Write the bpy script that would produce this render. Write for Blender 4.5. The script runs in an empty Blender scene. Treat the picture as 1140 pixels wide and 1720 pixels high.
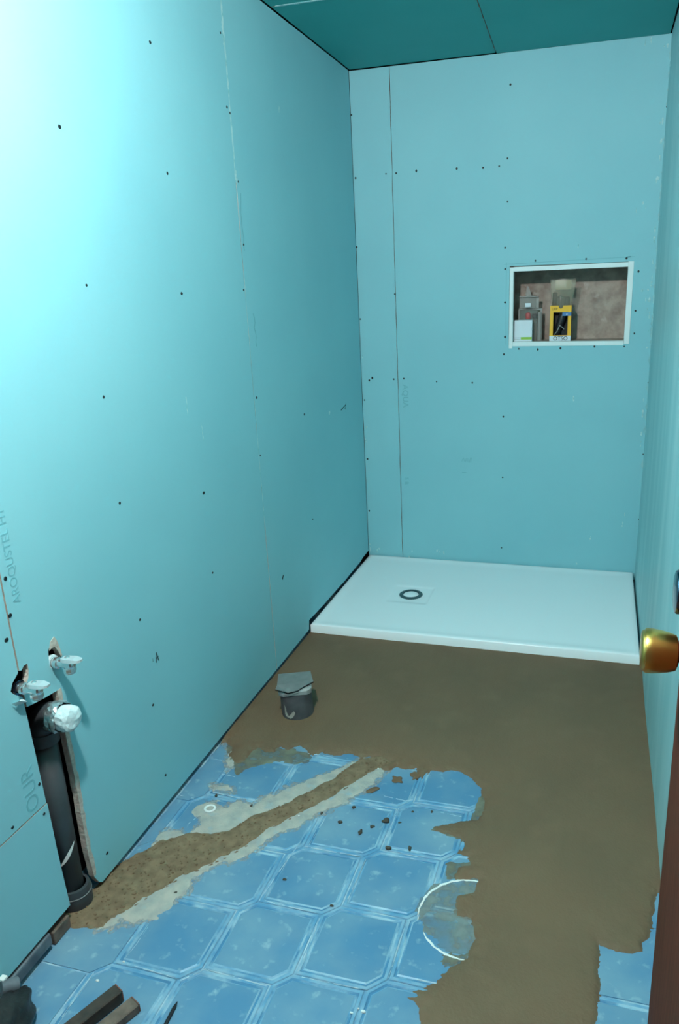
import bpy, bmesh, math, random
import numpy as np
from mathutils import Matrix, Vector

random.seed(7)
RNG = np.random.RandomState(11)
S = bpy.context.scene
COL = S.collection

# ------------------------------------------------------------------ camera
cam_d = bpy.data.cameras.new('camera')
cam = bpy.data.objects.new('camera', cam_d)
COL.objects.link(cam)
cam_d.sensor_fit = 'VERTICAL'
cam_d.sensor_height = 24.0
cam_d.lens = 1258.05 / 1720.0 * 24.0
cam_d.shift_x = -75.0 / 1720.0
cam_d.clip_start = 0.02
CR = [[0.9616708430, -0.2697695846, -0.0491280047],
      [0.2721882006, 0.9174485974, 0.2901752135],
      [-0.0332080278, -0.2924251054, 0.9557116640]]
M4 = Matrix.Identity(4)
for i in range(3):
    M4[i][0] = CR[i][0]
    M4[i][1] = CR[i][2]
    M4[i][2] = -CR[i][1]
M4[0][3], M4[1][3], M4[2][3] = 1.03657, -3.23912, 1.29638
cam.matrix_world = M4
S.camera = cam

# ------------------------------------------------------------------ world, lights, exposure
W = bpy.data.worlds.new('hall_ambient')
S.world = W
W.use_nodes = True
W.node_tree.nodes['Background'].inputs[0].default_value = (0.85, 0.97, 1.0, 1)
W.node_tree.nodes['Background'].inputs[1].default_value = 0.10

LAMP = (0.54, -2.58, 2.015)           # bare bulb on a short flex, above the frame
LAMP_R = 0.042
LAMP_L = 1540.0                        # radiance of the bulb glass
LAMP_C = (1.0, 0.99, 0.98)

S.view_settings.view_transform = 'Standard'
S.view_settings.look = 'None'
S.view_settings.gamma = 1.0
S.view_settings.use_curve_mapping = False
S.view_settings.exposure = 0.0

RW, RH, YF = 1.22, 2.119, -3.45      # room width, height, near end (y = 0 is the far wall)

# ------------------------------------------------------------------ traced measurements, metres
SCREW_LEFT = [[-1.4896,1.8437],[-1.8572,1.6073],[-1.4761,1.568],[-1.124,1.9578],[-1.1226,1.7773],[-1.1071,1.7652],[-1.8446,1.3122],[-1.4699,1.2875],[-1.0896,1.418],[-1.1149,1.29],[-1.8404,1.0795],[-1.0868,0.965],[-0.7033,0.8466],[-1.0957,0.7816],[-1.4672,0.76],[-1.837,0.8386],[-0.6877,0.4397],[-1.8232,0.5423],[-1.4653,0.5235],[-2.1992,0.7989],[-2.2048,0.7272],[-2.2239,0.6864],[-1.8188,0.3074],[-2.2142,0.3646],[-2.2169,0.296],[-1.8078,0.0937],[-1.0903,1.5901],[-2.0619,0.0662],[-2.2966,0.3276]]
SCREW_BACK = [[0.0035,1.956],[0.0103,1.7183],[0.0029,1.4466],[0.0056,1.1474],[0.0096,0.7912],[0.0123,0.5175],[0.0107,0.266],[0.0358,0.8797],[0.0502,0.8903],[0.1422,1.7255],[0.1853,1.7249],[0.2708,1.728],[0.4378,1.7255],[0.5433,1.7205],[0.6395,1.7483],[0.6071,1.7226],[0.647,2.0063],[0.6418,1.5893],[0.6348,1.4167],[0.6359,1.3337],[0.6377,1.202],[0.6397,1.0621],[0.6357,0.9908],[0.6367,0.7244],[0.6376,0.4528],[0.6365,0.1215],[0.3438,0.875],[0.5014,0.8703],[0.1495,0.8851],[0.1961,0.8878],[0.1659,1.2485],[0.7576,1.3613],[0.9555,1.3603],[1.109,1.3564],[1.1565,1.3058],[1.1546,1.1569],[1.1554,1.0691],[1.1196,1.0179],[1.0035,1.0191],[0.8683,1.0132],[0.7764,1.0093],[0.6976,1.0124],[1.2201,1.8807],[1.2229,1.5492],[1.2252,1.2029],[1.2227,0.8721],[1.2212,0.5751],[1.2226,0.2903]]
SLOT = [[-2.1959,0.0453],[-2.1975,0.0955],[-2.1978,0.1498],[-2.2012,0.228],[-2.2076,0.3273],[-2.2066,0.4242],[-2.2054,0.4977],[-2.2059,0.5297],[-2.1684,0.5259],[-2.1235,0.5227],[-2.1239,0.4982],[-2.1256,0.4756],[-2.1231,0.4318],[-2.121,0.3773],[-2.119,0.3127],[-2.1192,0.2451],[-2.1195,0.1758],[-2.1197,0.1048],[-2.1141,0.048],[-2.0918,0.0044]]
HOLE_A = [[-2.1314,0.5786],[-2.1306,0.5968],[-2.1276,0.6165],[-2.1185,0.6251],[-2.1089,0.6136],[-2.0994,0.6008],[-2.096,0.5842],[-2.0985,0.5664],[-2.1131,0.5661]]
TORN_A = [[-2.1263,0.6145],[-2.1189,0.6306],[-2.1069,0.6366],[-2.1009,0.6244],[-2.0974,0.6092],[-2.0935,0.587],[-2.0974,0.5862],[-2.1026,0.6024],[-2.1102,0.6156],[-2.1171,0.6165]]
HOLE_B = [[-2.2342,0.5635],[-2.2409,0.5927],[-2.2344,0.6003],[-2.212,0.603],[-2.183,0.6038],[-2.1874,0.5855],[-2.1878,0.5702],[-2.2032,0.5607],[-2.2199,0.5576]]
FLAP_B = [[-2.2434,0.5638],[-2.2364,0.5673],[-2.2177,0.5602],[-2.2174,0.5548],[-2.235,0.5537]]
ALEFT = [[-1.7903,0.4233],[-1.7737,0.3761]]
TILE_AREA = [[[-0.0038,-1.534],[0.0135,-1.5145],[0.0401,-1.536],[0.0496,-1.5697],[0.089,-1.6066],[0.1137,-1.5924],[0.111,-1.5554],[0.1198,-1.5176],[0.1503,-1.5344],[0.1788,-1.5308],[0.1795,-1.4977],[0.214,-1.5167],[0.2341,-1.4789],[0.2596,-1.4912],[0.2805,-1.516],[0.3112,-1.5001],[0.3497,-1.5057],[0.3898,-1.4906],[0.4326,-1.4951],[0.4139,-1.5363],[0.3842,-1.6031],[0.3413,-1.6726],[0.2862,-1.7444],[0.2431,-1.7899],[0.2165,-1.8281],[0.2019,-1.8647],[0.1581,-1.8904],[0.1131,-1.8926],[0.0876,-1.9117],[0.0577,-1.9442],[0.0255,-1.9767],[0.0057,-2.0037],[-0.0213,-2.0241]],[[-0.0038,-2.2077],[0.0378,-2.1973],[0.0719,-2.1952],[0.073,-2.1675],[0.0994,-2.1428],[0.1147,-2.1137],[0.1403,-2.0777],[0.1691,-2.0235],[0.2036,-1.9886],[0.2415,-1.9423],[0.2719,-1.8923],[0.2993,-1.8304],[0.3457,-1.7677],[0.3884,-1.7081],[0.4417,-1.6209],[0.4722,-1.5664],[0.4937,-1.5343],[0.5272,-1.5373],[0.5427,-1.5118],[0.5661,-1.5228],[0.5952,-1.5022],[0.6008,-1.5255],[0.5934,-1.5644],[0.6151,-1.5435],[0.6369,-1.5062],[0.6721,-1.5061],[0.7083,-1.4949],[0.7476,-1.5123],[0.7797,-1.5512],[0.7947,-1.5873],[0.8009,-1.6381],[0.7917,-1.6766],[0.7549,-1.6899],[0.7233,-1.7064],[0.6934,-1.7224],[0.6875,-1.7369],[0.7208,-1.7461],[0.7653,-1.748],[0.7806,-1.7691],[0.7642,-1.7973],[0.7914,-1.8066],[0.7978,-1.8282],[0.7751,-1.8414],[0.7699,-1.8872],[0.8213,-1.8709],[0.821,-1.9101],[0.784,-1.9262],[0.7935,-1.9839],[0.8267,-1.9837],[0.8401,-2.027],[0.8369,-2.0734],[0.825,-2.0878],[0.807,-2.1063],[0.8005,-2.1217],[0.7802,-2.1214],[0.7936,-2.1343],[0.7753,-2.143],[0.7862,-2.1496],[0.7659,-2.1586],[0.7723,-2.1662],[0.7486,-2.1748],[0.7553,-2.1834],[0.731,-2.1934],[0.7669,-2.2032],[0.775,-2.2376],[0.7761,-2.2833],[0.7944,-2.4193],[0.5723,-2.5623],[0.0624,-2.6093],[-0.0664,-2.4272],[-0.0221,-2.3371],[-0.0174,-2.2563]],[[1.0879,-1.9845],[1.1006,-1.9872],[1.1281,-1.9919],[1.1509,-1.9876],[1.1727,-1.9779],[1.1747,-1.957],[1.1868,-1.9436],[1.1928,-1.9163],[1.2014,-1.8667],[1.2062,-1.8238],[1.2129,-1.8136],[1.2377,-1.8738],[1.2413,-2.0951],[1.2311,-2.306],[1.0504,-2.3529],[1.0698,-2.2082],[1.0863,-2.1536],[1.0881,-2.1218],[1.0942,-2.0823],[1.0874,-2.0576],[1.0916,-2.0223]]]
TRENCH = [[-0.0059,-2.2146],[-0.0399,-2.1906],[-0.0351,-2.1472],[-0.0143,-2.1015],[-0.0085,-2.0307],[0.0045,-2.002],[0.0244,-1.975],[0.0446,-1.9285],[0.0832,-1.9042],[0.1088,-1.885],[0.1569,-1.8821],[0.1989,-1.8589],[0.2135,-1.8221],[0.2402,-1.7837],[0.2844,-1.7401],[0.3395,-1.668],[0.3825,-1.5982],[0.4122,-1.5311],[0.4384,-1.4909],[0.4835,-1.4746],[0.524,-1.4938],[0.4987,-1.5276],[0.4707,-1.5614],[0.4409,-1.6185],[0.3876,-1.7059],[0.344,-1.7635],[0.2975,-1.8264],[0.2701,-1.8886],[0.2388,-1.937],[0.2008,-1.9835],[0.1662,-2.0185],[0.1375,-2.0731],[0.1118,-2.1092],[0.0965,-2.1385],[0.0701,-2.1634],[0.0734,-2.1932],[0.0398,-2.2]]
SMEAR = [[[0.0418,-1.9584],[0.0371,-1.911],[0.0431,-1.8877],[0.0742,-1.889],[0.1073,-1.894],[0.1063,-1.8569],[0.0958,-1.8135],[0.0873,-1.7919],[0.1046,-1.7757],[0.1358,-1.7922],[0.1531,-1.769],[0.1774,-1.7486],[0.2145,-1.7543],[0.2254,-1.7225],[0.2622,-1.6888],[0.2959,-1.645],[0.3396,-1.6003],[0.3846,-1.5543],[0.4219,-1.5062],[0.4368,-1.497],[0.4061,-1.5657],[0.3647,-1.6442],[0.3103,-1.7219],[0.2551,-1.7871],[0.215,-1.8419],[0.1601,-1.8942],[0.1167,-1.9047],[0.0847,-1.9481],[0.0684,-1.9824]],[[0.0631,-2.1974],[0.0668,-2.1609],[0.0974,-2.1059],[0.1276,-2.0447],[0.1735,-1.9766],[0.2339,-1.9119],[0.2783,-1.8376],[0.3362,-1.7444],[0.3939,-1.6776],[0.4457,-1.5807],[0.4841,-1.5255],[0.5196,-1.5282],[0.4987,-1.5867],[0.4805,-1.6371],[0.4531,-1.6806],[0.4191,-1.7246],[0.388,-1.7506],[0.3615,-1.8066],[0.3262,-1.8369],[0.3077,-1.867],[0.2894,-1.9126],[0.2589,-1.946],[0.2306,-1.9666],[0.2082,-1.997],[0.193,-2.025],[0.1991,-2.0544],[0.1871,-2.0802],[0.1809,-2.1193],[0.1712,-2.1464],[0.1434,-2.1533],[0.1309,-2.1678],[0.0991,-2.1643],[0.0944,-2.1896]],[[0.008,-1.5189],[0.0449,-1.553],[0.0587,-1.6024],[0.0809,-1.631],[0.0907,-1.6063],[0.0787,-1.5746],[0.0809,-1.5326],[0.0617,-1.5249],[0.0463,-1.5406]],[[0.0639,-1.7101],[0.0742,-1.7025],[0.1302,-1.6996],[0.1394,-1.7179],[0.084,-1.7208]]]
FILM_AREA = [[[0.0035,-1.4949],[0.0877,-1.5067],[0.2741,-1.4998],[0.2961,-1.5327],[0.2627,-1.5633],[0.2145,-1.5574],[0.1763,-1.5834],[0.1439,-1.6051],[0.1171,-1.6444],[0.0655,-1.6008]],[[0.7766,-1.5916],[0.7975,-1.5744],[0.8256,-1.673],[0.8041,-1.7634],[0.766,-1.752],[0.6875,-1.7369],[0.7132,-1.7088],[0.7758,-1.6805]],[[0.747,-1.8406],[0.8127,-1.8169],[0.8239,-1.8703],[0.7536,-1.8876]],[[0.7117,-1.9796],[0.715,-1.9362],[0.7387,-1.902],[0.8202,-1.8639],[0.8518,-2.0611],[0.8184,-2.0781],[0.7718,-2.0591],[0.7381,-2.0372]],[[0.7855,-2.0835],[0.8402,-2.064],[0.8345,-2.1008],[0.7955,-2.1148]]]
CRUMB_AT = [[0.4592,-1.7654,0.01125],[0.5705,-1.7342,0.0175],[0.5425,-1.7609,0.01],[0.5199,-1.7881,0.0125],[0.6018,-1.8247,0.015],[0.6517,-1.8126,0.01125],[0.4755,-1.704,0.01],[0.4021,-1.7449,0.00875],[0.3977,-1.9748,0.00875],[0.6051,-1.7304,0.00625],[0.6276,-1.6841,0.005],[0.675,-1.6728,0.005],[0.1019,-1.7444,0.00875],[0.212,-1.7598,0.0075],[0.1733,-2.0696,0.00625],[0.5278,-2.0201,0.00625]]
SPLAT = [[0.5023,-1.6269],[0.5559,-1.568],[0.599,-1.5393]]
WHITEBIT = [[0.166,-2.2561],[0.1411,-2.3069],[0.492,-1.5347],[0.4614,-1.6907],[0.3487,-1.767],[0.218,-1.8478],[1.1449,-1.6829],[0.6688,-2.2405],[0.648,-2.2482],[0.6583,-2.237],[0.0978,-1.9345],[0.0965,-1.9595]]
RING = [0.1129,-1.7977]
STICK = [[0.3202,-2.3102],[0.3238,-2.362]]
BATTEN = [[[0.186,-2.3293],[0.2083,-2.3367],[0.2194,-2.33],[0.2474,-2.3445]]]
BACK_SPECK = [[0.9166,1.4133],[1.1554,1.5298],[0.9284,0.8242],[1.0173,0.1883],[0.9659,0.0725],[1.1578,0.3137],[1.1532,0.2649],[1.1903,1.2286],[1.2056,1.1648],[1.2113,1.2123],[1.2572,-0.0611],[1.2021,2.073],[1.1433,2.1018],[1.1233,2.0963],[1.2206,1.7593],[1.2111,1.7155],[1.2156,1.469],[1.2222,1.4365],[1.2114,1.4046],[1.2115,1.3391],[1.2139,1.2727],[1.2233,1.0681],[1.2234,1.0332],[1.2309,0.819],[1.2273,0.7332],[1.2244,0.671],[1.2225,0.6283],[1.2234,0.7578],[1.2103,1.6376],[1.2065,1.8404],[1.1984,1.2058],[1.1463,1.5367],[1.2096,1.1374],[-0.0157,0.9826],[0.0016,0.6043],[0.0068,0.66],[0.0502,0.0586],[0.0085,0.0649],[0.3393,0.0871],[0.3676,0.0801],[0.2093,0.0633]]
GROUT_LINE = [[[0.3663,-2.0447],[0.3754,-1.9504],[0.3876,-1.8477]],[[0.4113,-1.8565],[0.4134,-1.8051],[0.4172,-1.7551]],[[0.2992,-2.2657],[0.3188,-2.2471],[0.3364,-2.2288]],[[0.6961,-2.0178],[0.6962,-2.0928],[0.6949,-2.1605]],[[0.1626,-2.2512],[0.1664,-2.2149],[0.1651,-2.1688]],[[0.1211,-2.2927],[0.1222,-2.3436],[0.1227,-2.3891]],[[0.5393,-1.6406],[0.5976,-1.6463],[0.6268,-1.6345]],[[0.0062,-1.7646],[0.0487,-1.767]],[[0.0869,-1.7329],[0.1632,-1.7373],[0.215,-1.7373]],[[0.084,-1.8622],[0.0954,-1.8253]],[[0.5112,-1.6837],[0.562,-1.6811]],[[0.5557,-1.9928],[0.5577,-1.9301],[0.5593,-1.8709]],[[0.3792,-2.0415],[0.444,-2.0442],[0.5,-2.0453]],[[0.5214,-2.2002],[0.5949,-2.1978],[0.6571,-2.1953]],[[0.3424,-2.2301],[0.4088,-2.2326],[0.4707,-2.2345]],[[0.5173,-2.1903],[0.5168,-2.1273],[0.5138,-2.0566]],[[0.7496,-2.1495],[0.7906,-2.1484]],[[0.4036,-1.8646],[0.477,-1.8651],[0.5422,-1.8632]],[[0.1756,-2.2579],[0.2398,-2.2601],[0.2955,-2.2639]],[[0.5886,-1.6794],[0.5879,-1.7411],[0.5863,-1.8121]],[[0.6976,-1.6697],[0.7518,-1.6727]],[[0.2316,-1.5097],[0.3516,-1.5111]],[[0.0712,-1.6552],[0.115,-1.6585]],[[0.0701,-1.7216],[0.115,-1.7186]],[[0.0799,-1.7063],[0.1326,-1.7042]]]

# ------------------------------------------------------------------ helpers
def lin(c):
    return tuple((v / 255 / 12.92) if v / 255 <= 0.04045 else ((v / 255 + 0.055) / 1.055) ** 2.4 for v in c)

def mat(name, rgb, rough=0.6, metal=0.0, rgb2=None, scale=8.0, detail=5.0, mixlo=0.35, mixhi=0.7,
        bump=0.0, bscale=60.0, bdetail=6.0, stretch=(1, 1, 1), spec=0.5, rgb3=None, scale3=3.0, lo3=0.6, hi3=0.75, coat=0.0):
    m = bpy.data.materials.new(name)
    m.use_nodes = True
    nt = m.node_tree
    b = nt.nodes['Principled BSDF']
    b.inputs['Base Color'].default_value = (*lin(rgb), 1)
    b.inputs['Roughness'].default_value = rough
    b.inputs['Metallic'].default_value = metal
    b.inputs['Specular IOR Level'].default_value = spec
    b.inputs['Coat Weight'].default_value = coat
    tc = nt.nodes.new('ShaderNodeNewGeometry')
    mp = nt.nodes.new('ShaderNodeMapping')
    mp.inputs['Scale'].default_value = stretch
    nt.links.new(tc.outputs['Position'], mp.inputs['Vector'])
    def noise(sc, dt):
        n = nt.nodes.new('ShaderNodeTexNoise')
        n.inputs['Scale'].default_value = sc
        n.inputs['Detail'].default_value = dt
        nt.links.new(mp.outputs[0], n.inputs['Vector'])
        return n
    def ramp(n, a, c):
        r = nt.nodes.new('ShaderNodeMapRange')
        r.inputs['From Min'].default_value = a
        r.inputs['From Max'].default_value = c
        nt.links.new(n.outputs['Fac'], r.inputs['Value'])
        return r
    col = None
    if rgb2:
        r = ramp(noise(scale, detail), mixlo, mixhi)
        mx = nt.nodes.new('ShaderNodeMix')
        mx.data_type = 'RGBA'
        mx.inputs[6].default_value = (*lin(rgb), 1)
        mx.inputs[7].default_value = (*lin(rgb2), 1)
        nt.links.new(r.outputs[0], mx.inputs[0])
        col = mx.outputs[2]
    if rgb3:
        r = ramp(noise(scale3, 4.0), lo3, hi3)
        mx = nt.nodes.new('ShaderNodeMix')
        mx.data_type = 'RGBA'
        if col:
            nt.links.new(col, mx.inputs[6])
        else:
            mx.inputs[6].default_value = (*lin(rgb), 1)
        mx.inputs[7].default_value = (*lin(rgb3), 1)
        nt.links.new(r.outputs[0], mx.inputs[0])
        col = mx.outputs[2]
    if col:
        nt.links.new(col, b.inputs['Base Color'])
    if bump:
        n = noise(bscale, bdetail)
        bp = nt.nodes.new('ShaderNodeBump')
        bp.inputs['Strength'].default_value = bump
        bp.inputs['Distance'].default_value = 0.004
        nt.links.new(n.outputs['Fac'], bp.inputs['Height'])
        nt.links.new(bp.outputs[0], b.inputs['Normal'])
    return m

def clear(name, rgb, alpha, rough=0.2):
    m = mat(name, rgb, rough)
    m.node_tree.nodes['Principled BSDF'].inputs['Alpha'].default_value = alpha
    return m

def film(name, rgb, amount, scale=25.0):
    """thin dried film whose cover breaks up with a noise"""
    m = mat(name, rgb, 0.8, bump=0.2, bscale=120)
    nt = m.node_tree
    b = nt.nodes['Principled BSDF']
    g = nt.nodes.new('ShaderNodeNewGeometry')
    n = nt.nodes.new('ShaderNodeTexNoise')
    n.inputs['Scale'].default_value = scale
    n.inputs['Detail'].default_value = 8
    nt.links.new(g.outputs['Position'], n.inputs['Vector'])
    r = nt.nodes.new('ShaderNodeMapRange')
    r.inputs['From Min'].default_value = 0.35
    r.inputs['From Max'].default_value = 0.65
    r.inputs['To Min'].default_value = max(0, amount - 0.3)
    r.inputs['To Max'].default_value = min(1, amount + 0.25)
    nt.links.new(n.outputs['Fac'], r.inputs['Value'])
    nt.links.new(r.outputs[0], b.inputs['Alpha'])
    return m

def link(name, me, mats, parent=None):
    o = bpy.data.objects.new(name, me)
    COL.objects.link(o)
    if mats is not None:
        for m in (mats if isinstance(mats, (list, tuple)) else [mats]):
            me.materials.append(m)
    if parent is not None:
        o.parent = parent
    return o

def mesh(name, verts, faces, mats, parent=None, smooth=False, fm=None):
    me = bpy.data.meshes.new(name)
    me.from_pydata([tuple(v) for v in verts], [], [tuple(f) for f in faces])
    me.update()
    if fm is not None:
        for p, k in zip(me.polygons, fm):
            p.material_index = k
    if smooth:
        me.polygons.foreach_set('use_smooth', [True] * len(me.polygons))
    return link(name, me, mats, parent)

def from_bm(name, bm, mats, parent=None, smooth=False):
    bmesh.ops.recalc_face_normals(bm, faces=bm.faces[:])
    me = bpy.data.meshes.new(name)
    bm.to_mesh(me)
    bm.free()
    if smooth:
        me.polygons.foreach_set('use_smooth', [True] * len(me.polygons))
    return link(name, me, mats, parent)

def add_box(bm, x0, x1, y0, y1, z0, z1, bevel=0.0, seg=2, M=None):
    r = bmesh.ops.create_cube(bm, size=1.0)
    vs = r['verts']
    for v in vs:
        v.co = Vector(((x0 + x1) / 2 + v.co.x * (x1 - x0), (y0 + y1) / 2 + v.co.y * (y1 - y0), (z0 + z1) / 2 + v.co.z * (z1 - z0)))
    if bevel:
        es = list({e for v in vs for e in v.link_edges})
        r2 = bmesh.ops.bevel(bm, geom=es, offset=bevel, segments=seg, affect='EDGES', profile=0.5)
        vs = list({v for f in r2['faces'] for v in f.verts} | {v for v in vs if v.is_valid})
    if M is not None:
        for v in vs:
            v.co = M @ v.co
    return vs

def box(name, x0, x1, y0, y1, z0, z1, m, parent=None, bevel=0.0, seg=2, M=None):
    bm = bmesh.new()
    add_box(bm, x0, x1, y0, y1, z0, z1, bevel, seg, M)
    return from_bm(name, bm, m, parent)

def frame(o, d, up=(0, 0, 1)):
    """matrix whose z axis is d, at o"""
    d = Vector(d).normalized()
    u = Vector(up)
    if abs(d.dot(u.normalized())) > 0.95:
        u = Vector((1, 0, 0))
    x = u.cross(d).normalized()
    y = d.cross(x)
    M = Matrix.Identity(4)
    for i in range(3):
        M[i][0], M[i][1], M[i][2], M[i][3] = x[i], y[i], d[i], o[i]
    return M

def lathe(name, prof, o, d, m, parent=None, seg=32, wob=0.0, smooth=True, cap=True):
    """profile of (radius, distance along d)"""
    M = frame(o, d)
    vs, fs = [], []
    n = len(prof)
    for r, h in prof:
        for k in range(seg):
            a = 2 * math.pi * k / seg
            rr = r * (1 + wob * random.uniform(-1, 1))
            vs.append(M @ Vector((rr * math.cos(a), rr * math.sin(a), h)))
    for i in range(n - 1):
        for k in range(seg):
            k2 = (k + 1) % seg
            fs.append((i * seg + k, i * seg + k2, (i + 1) * seg + k2, (i + 1) * seg + k))
    if cap:
        fs.append(tuple(range(seg))[::-1])
        fs.append(tuple((n - 1) * seg + k for k in range(seg)))
    ob = mesh(name, vs, fs, m, parent)
    if smooth:
        me = ob.data
        me.polygons.foreach_set('use_smooth', [len(p.vertices) == 4 for p in me.polygons])
        try:
            me.set_sharp_from_angle(angle=math.radians(38))
        except Exception:
            pass
    return ob

def tube(name, pts, radii, m, parent=None, seg=20, smooth=True):
    pts = [Vector(p) for p in pts]
    if not isinstance(radii, (list, tuple)):
        radii = [radii] * len(pts)
    vs, fs = [], []
    up = Vector((0, 1, 0))
    for i, p in enumerate(pts):
        d = (pts[min(i + 1, len(pts) - 1)] - pts[max(i - 1, 0)]).normalized()
        x = up.cross(d)
        if x.length < 1e-3:
            x = Vector((1, 0, 0))
        x.normalize()
        y = d.cross(x)
        for k in range(seg):
            a = 2 * math.pi * k / seg
            vs.append(p + radii[i] * (math.cos(a) * x + math.sin(a) * y))
    for i in range(len(pts) - 1):
        for k in range(seg):
            k2 = (k + 1) % seg
            fs.append((i * seg + k, i * seg + k2, (i + 1) * seg + k2, (i + 1) * seg + k))
    fs.append(tuple(range(seg))[::-1])
    fs.append(tuple((len(pts) - 1) * seg + k for k in range(seg)))
    ob = mesh(name, vs, fs, m, parent)
    if smooth:
        ob.data.polygons.foreach_set('use_smooth', [len(p.vertices) == 4 for p in ob.data.polygons])
    return ob

def plate(name, loops, to3, thick, mats, parent=None):
    """flat sheet with holes: loops of 2-D points, to3(a, b, depth) -> xyz; face 0 = front, 1 = cut edge"""
    bm = bmesh.new()
    es = []
    for lp in loops:
        vs = [bm.verts.new((a, b, 0)) for a, b in lp]
        for i in range(len(vs)):
            es.append(bm.edges.new((vs[i], vs[(i + 1) % len(vs)])))
    bmesh.ops.triangle_fill(bm, use_beauty=True, use_dissolve=False, edges=es, normal=(0, 0, 1))
    r = bmesh.ops.extrude_face_region(bm, geom=bm.faces[:])
    for v in [g for g in r['geom'] if isinstance(g, bmesh.types.BMVert)]:
        v.co.z = thick
    bmesh.ops.recalc_face_normals(bm, faces=bm.faces[:])
    for f in bm.faces:
        f.material_index = 0 if abs(f.normal.z) > 0.9 else 1
    flip = None
    for v in bm.verts:
        v.co = Vector(to3(v.co.x, v.co.y, v.co.z))
    return from_bm(name, bm, mats, parent)

def tag(o, label=None, cat=None, group=None, kind=None):
    if label: o['label'] = label
    if cat: o['category'] = cat
    if group: o['group'] = group
    if kind: o['kind'] = kind
    return o

def empty(name, loc):
    o = bpy.data.objects.new(name, None)
    COL.objects.link(o)
    o.location = loc
    o.empty_display_size = 0.05
    return o

def adopt(parent, *kids):
    """children were built in world space: keep them there"""
    for k in kids:
        k.parent = parent
        k.matrix_parent_inverse = Matrix.Translation(parent.location).inverted()
        for c in k.children:
            pass

def group_children(root):
    inv = Matrix.Translation(root.location).inverted()
    for c in root.children:
        c.matrix_parent_inverse = inv

def wiggle(pts, step=0.02, amp=0.0012):
    """resample a closed outline and roughen it"""
    out = []
    n = len(pts)
    for i in range(n):
        a, b = Vector(pts[i]), Vector(pts[(i + 1) % n])
        k = max(1, int((b - a).length / step))
        for j in range(k):
            p = a.lerp(b, j / k)
            out.append((p.x + random.uniform(-amp, amp), p.y + random.uniform(-amp, amp)))
    return out

# numpy value noise
def vnoise(x, y, seed):
    r = np.random.RandomState(seed)
    T = r.rand(64, 64)
    xi, yi = np.floor(x).astype(int), np.floor(y).astype(int)
    fx, fy = x - xi, y - yi
    fx, fy = fx * fx * (3 - 2 * fx), fy * fy * (3 - 2 * fy)
    g = lambda a, b: T[a % 64, b % 64]
    return ((g(xi, yi) * (1 - fx) + g(xi + 1, yi) * fx) * (1 - fy) + (g(xi, yi + 1) * (1 - fx) + g(xi + 1, yi + 1) * fx) * fy) * 2 - 1

def fbm(x, y, scale, seed, oct=4):
    s, a = 0, 1.0
    for o in range(oct):
        s = s + a * vnoise(x * scale * 2 ** o + 13.7 * o, y * scale * 2 ** o + 7.1 * o, seed + o)
        a *= 0.5
    return s

def sdist(X, Y, poly):
    """signed distance to a polygon, positive inside"""
    P = np.array(poly)
    d = np.full(X.shape, 1e9)
    ins = np.zeros(X.shape, bool)
    for i in range(len(P)):
        a, b = P[i], P[(i + 1) % len(P)]
        e = b - a
        t = np.clip(((X - a[0]) * e[0] + (Y - a[1]) * e[1]) / max(e @ e, 1e-12), 0, 1)
        d = np.minimum(d, np.hypot(X - a[0] - t * e[0], Y - a[1] - t * e[1]))
        c = (a[1] > Y) != (b[1] > Y)
        with np.errstate(divide='ignore', invalid='ignore'):
            xx = (b[0] - a[0]) * (Y - a[1]) / (b[1] - a[1] if b[1] != a[1] else 1e-12) + a[0]
        ins ^= c & (X < xx)
    return np.where(ins, d, -d)

def heightfield(name, x0, x1, y0, y1, step, hf, m, parent, zmin):
    """grid surface; cells wholly under zmin are left out"""
    nx, ny = int((x1 - x0) / step) + 1, int((y1 - y0) / step) + 1
    X, Y = np.meshgrid(np.linspace(x0, x1, nx), np.linspace(y0, y1, ny))
    Z = hf(X, Y)
    idx = np.arange(nx * ny).reshape(ny, nx)
    q = np.stack([idx[:-1, :-1], idx[:-1, 1:], idx[1:, 1:], idx[1:, :-1]], -1).reshape(-1, 4)
    zf = Z.ravel()
    q = q[(zf[q].max(1) > zmin)]
    used, inv = np.unique(q, return_inverse=True)
    q = inv.reshape(-1, 4)
    co = np.stack([X.ravel()[used], Y.ravel()[used], zf[used]], 1)
    me = bpy.data.meshes.new(name)
    me.vertices.add(len(co))
    me.vertices.foreach_set('co', co.ravel())
    me.loops.add(q.size)
    me.loops.foreach_set('vertex_index', q.ravel().astype(np.int32))
    me.polygons.add(len(q))
    me.polygons.foreach_set('loop_start', np.arange(0, q.size, 4, dtype=np.int32))
    me.update(calc_edges=True)
    me.polygons.foreach_set('use_smooth', np.ones(len(q), bool))
    return link(name, me, m, parent)

def text_mesh(name, s, size, M, m, parent, depth=0.0002):
    c = bpy.data.curves.new(name, 'FONT')
    c.body = s
    c.size = size
    c.extrude = depth
    c.align_x = 'CENTER'
    c.align_y = 'CENTER'
    t = bpy.data.objects.new(name, c)
    COL.objects.link(t)
    bpy.context.view_layer.update()
    me = bpy.data.meshes.new_from_object(t.evaluated_get(bpy.context.evaluated_depsgraph_get()))
    bpy.data.objects.remove(t)
    me.transform(M)
    me.materials.clear()
    return link(name, me, m, parent)

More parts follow.
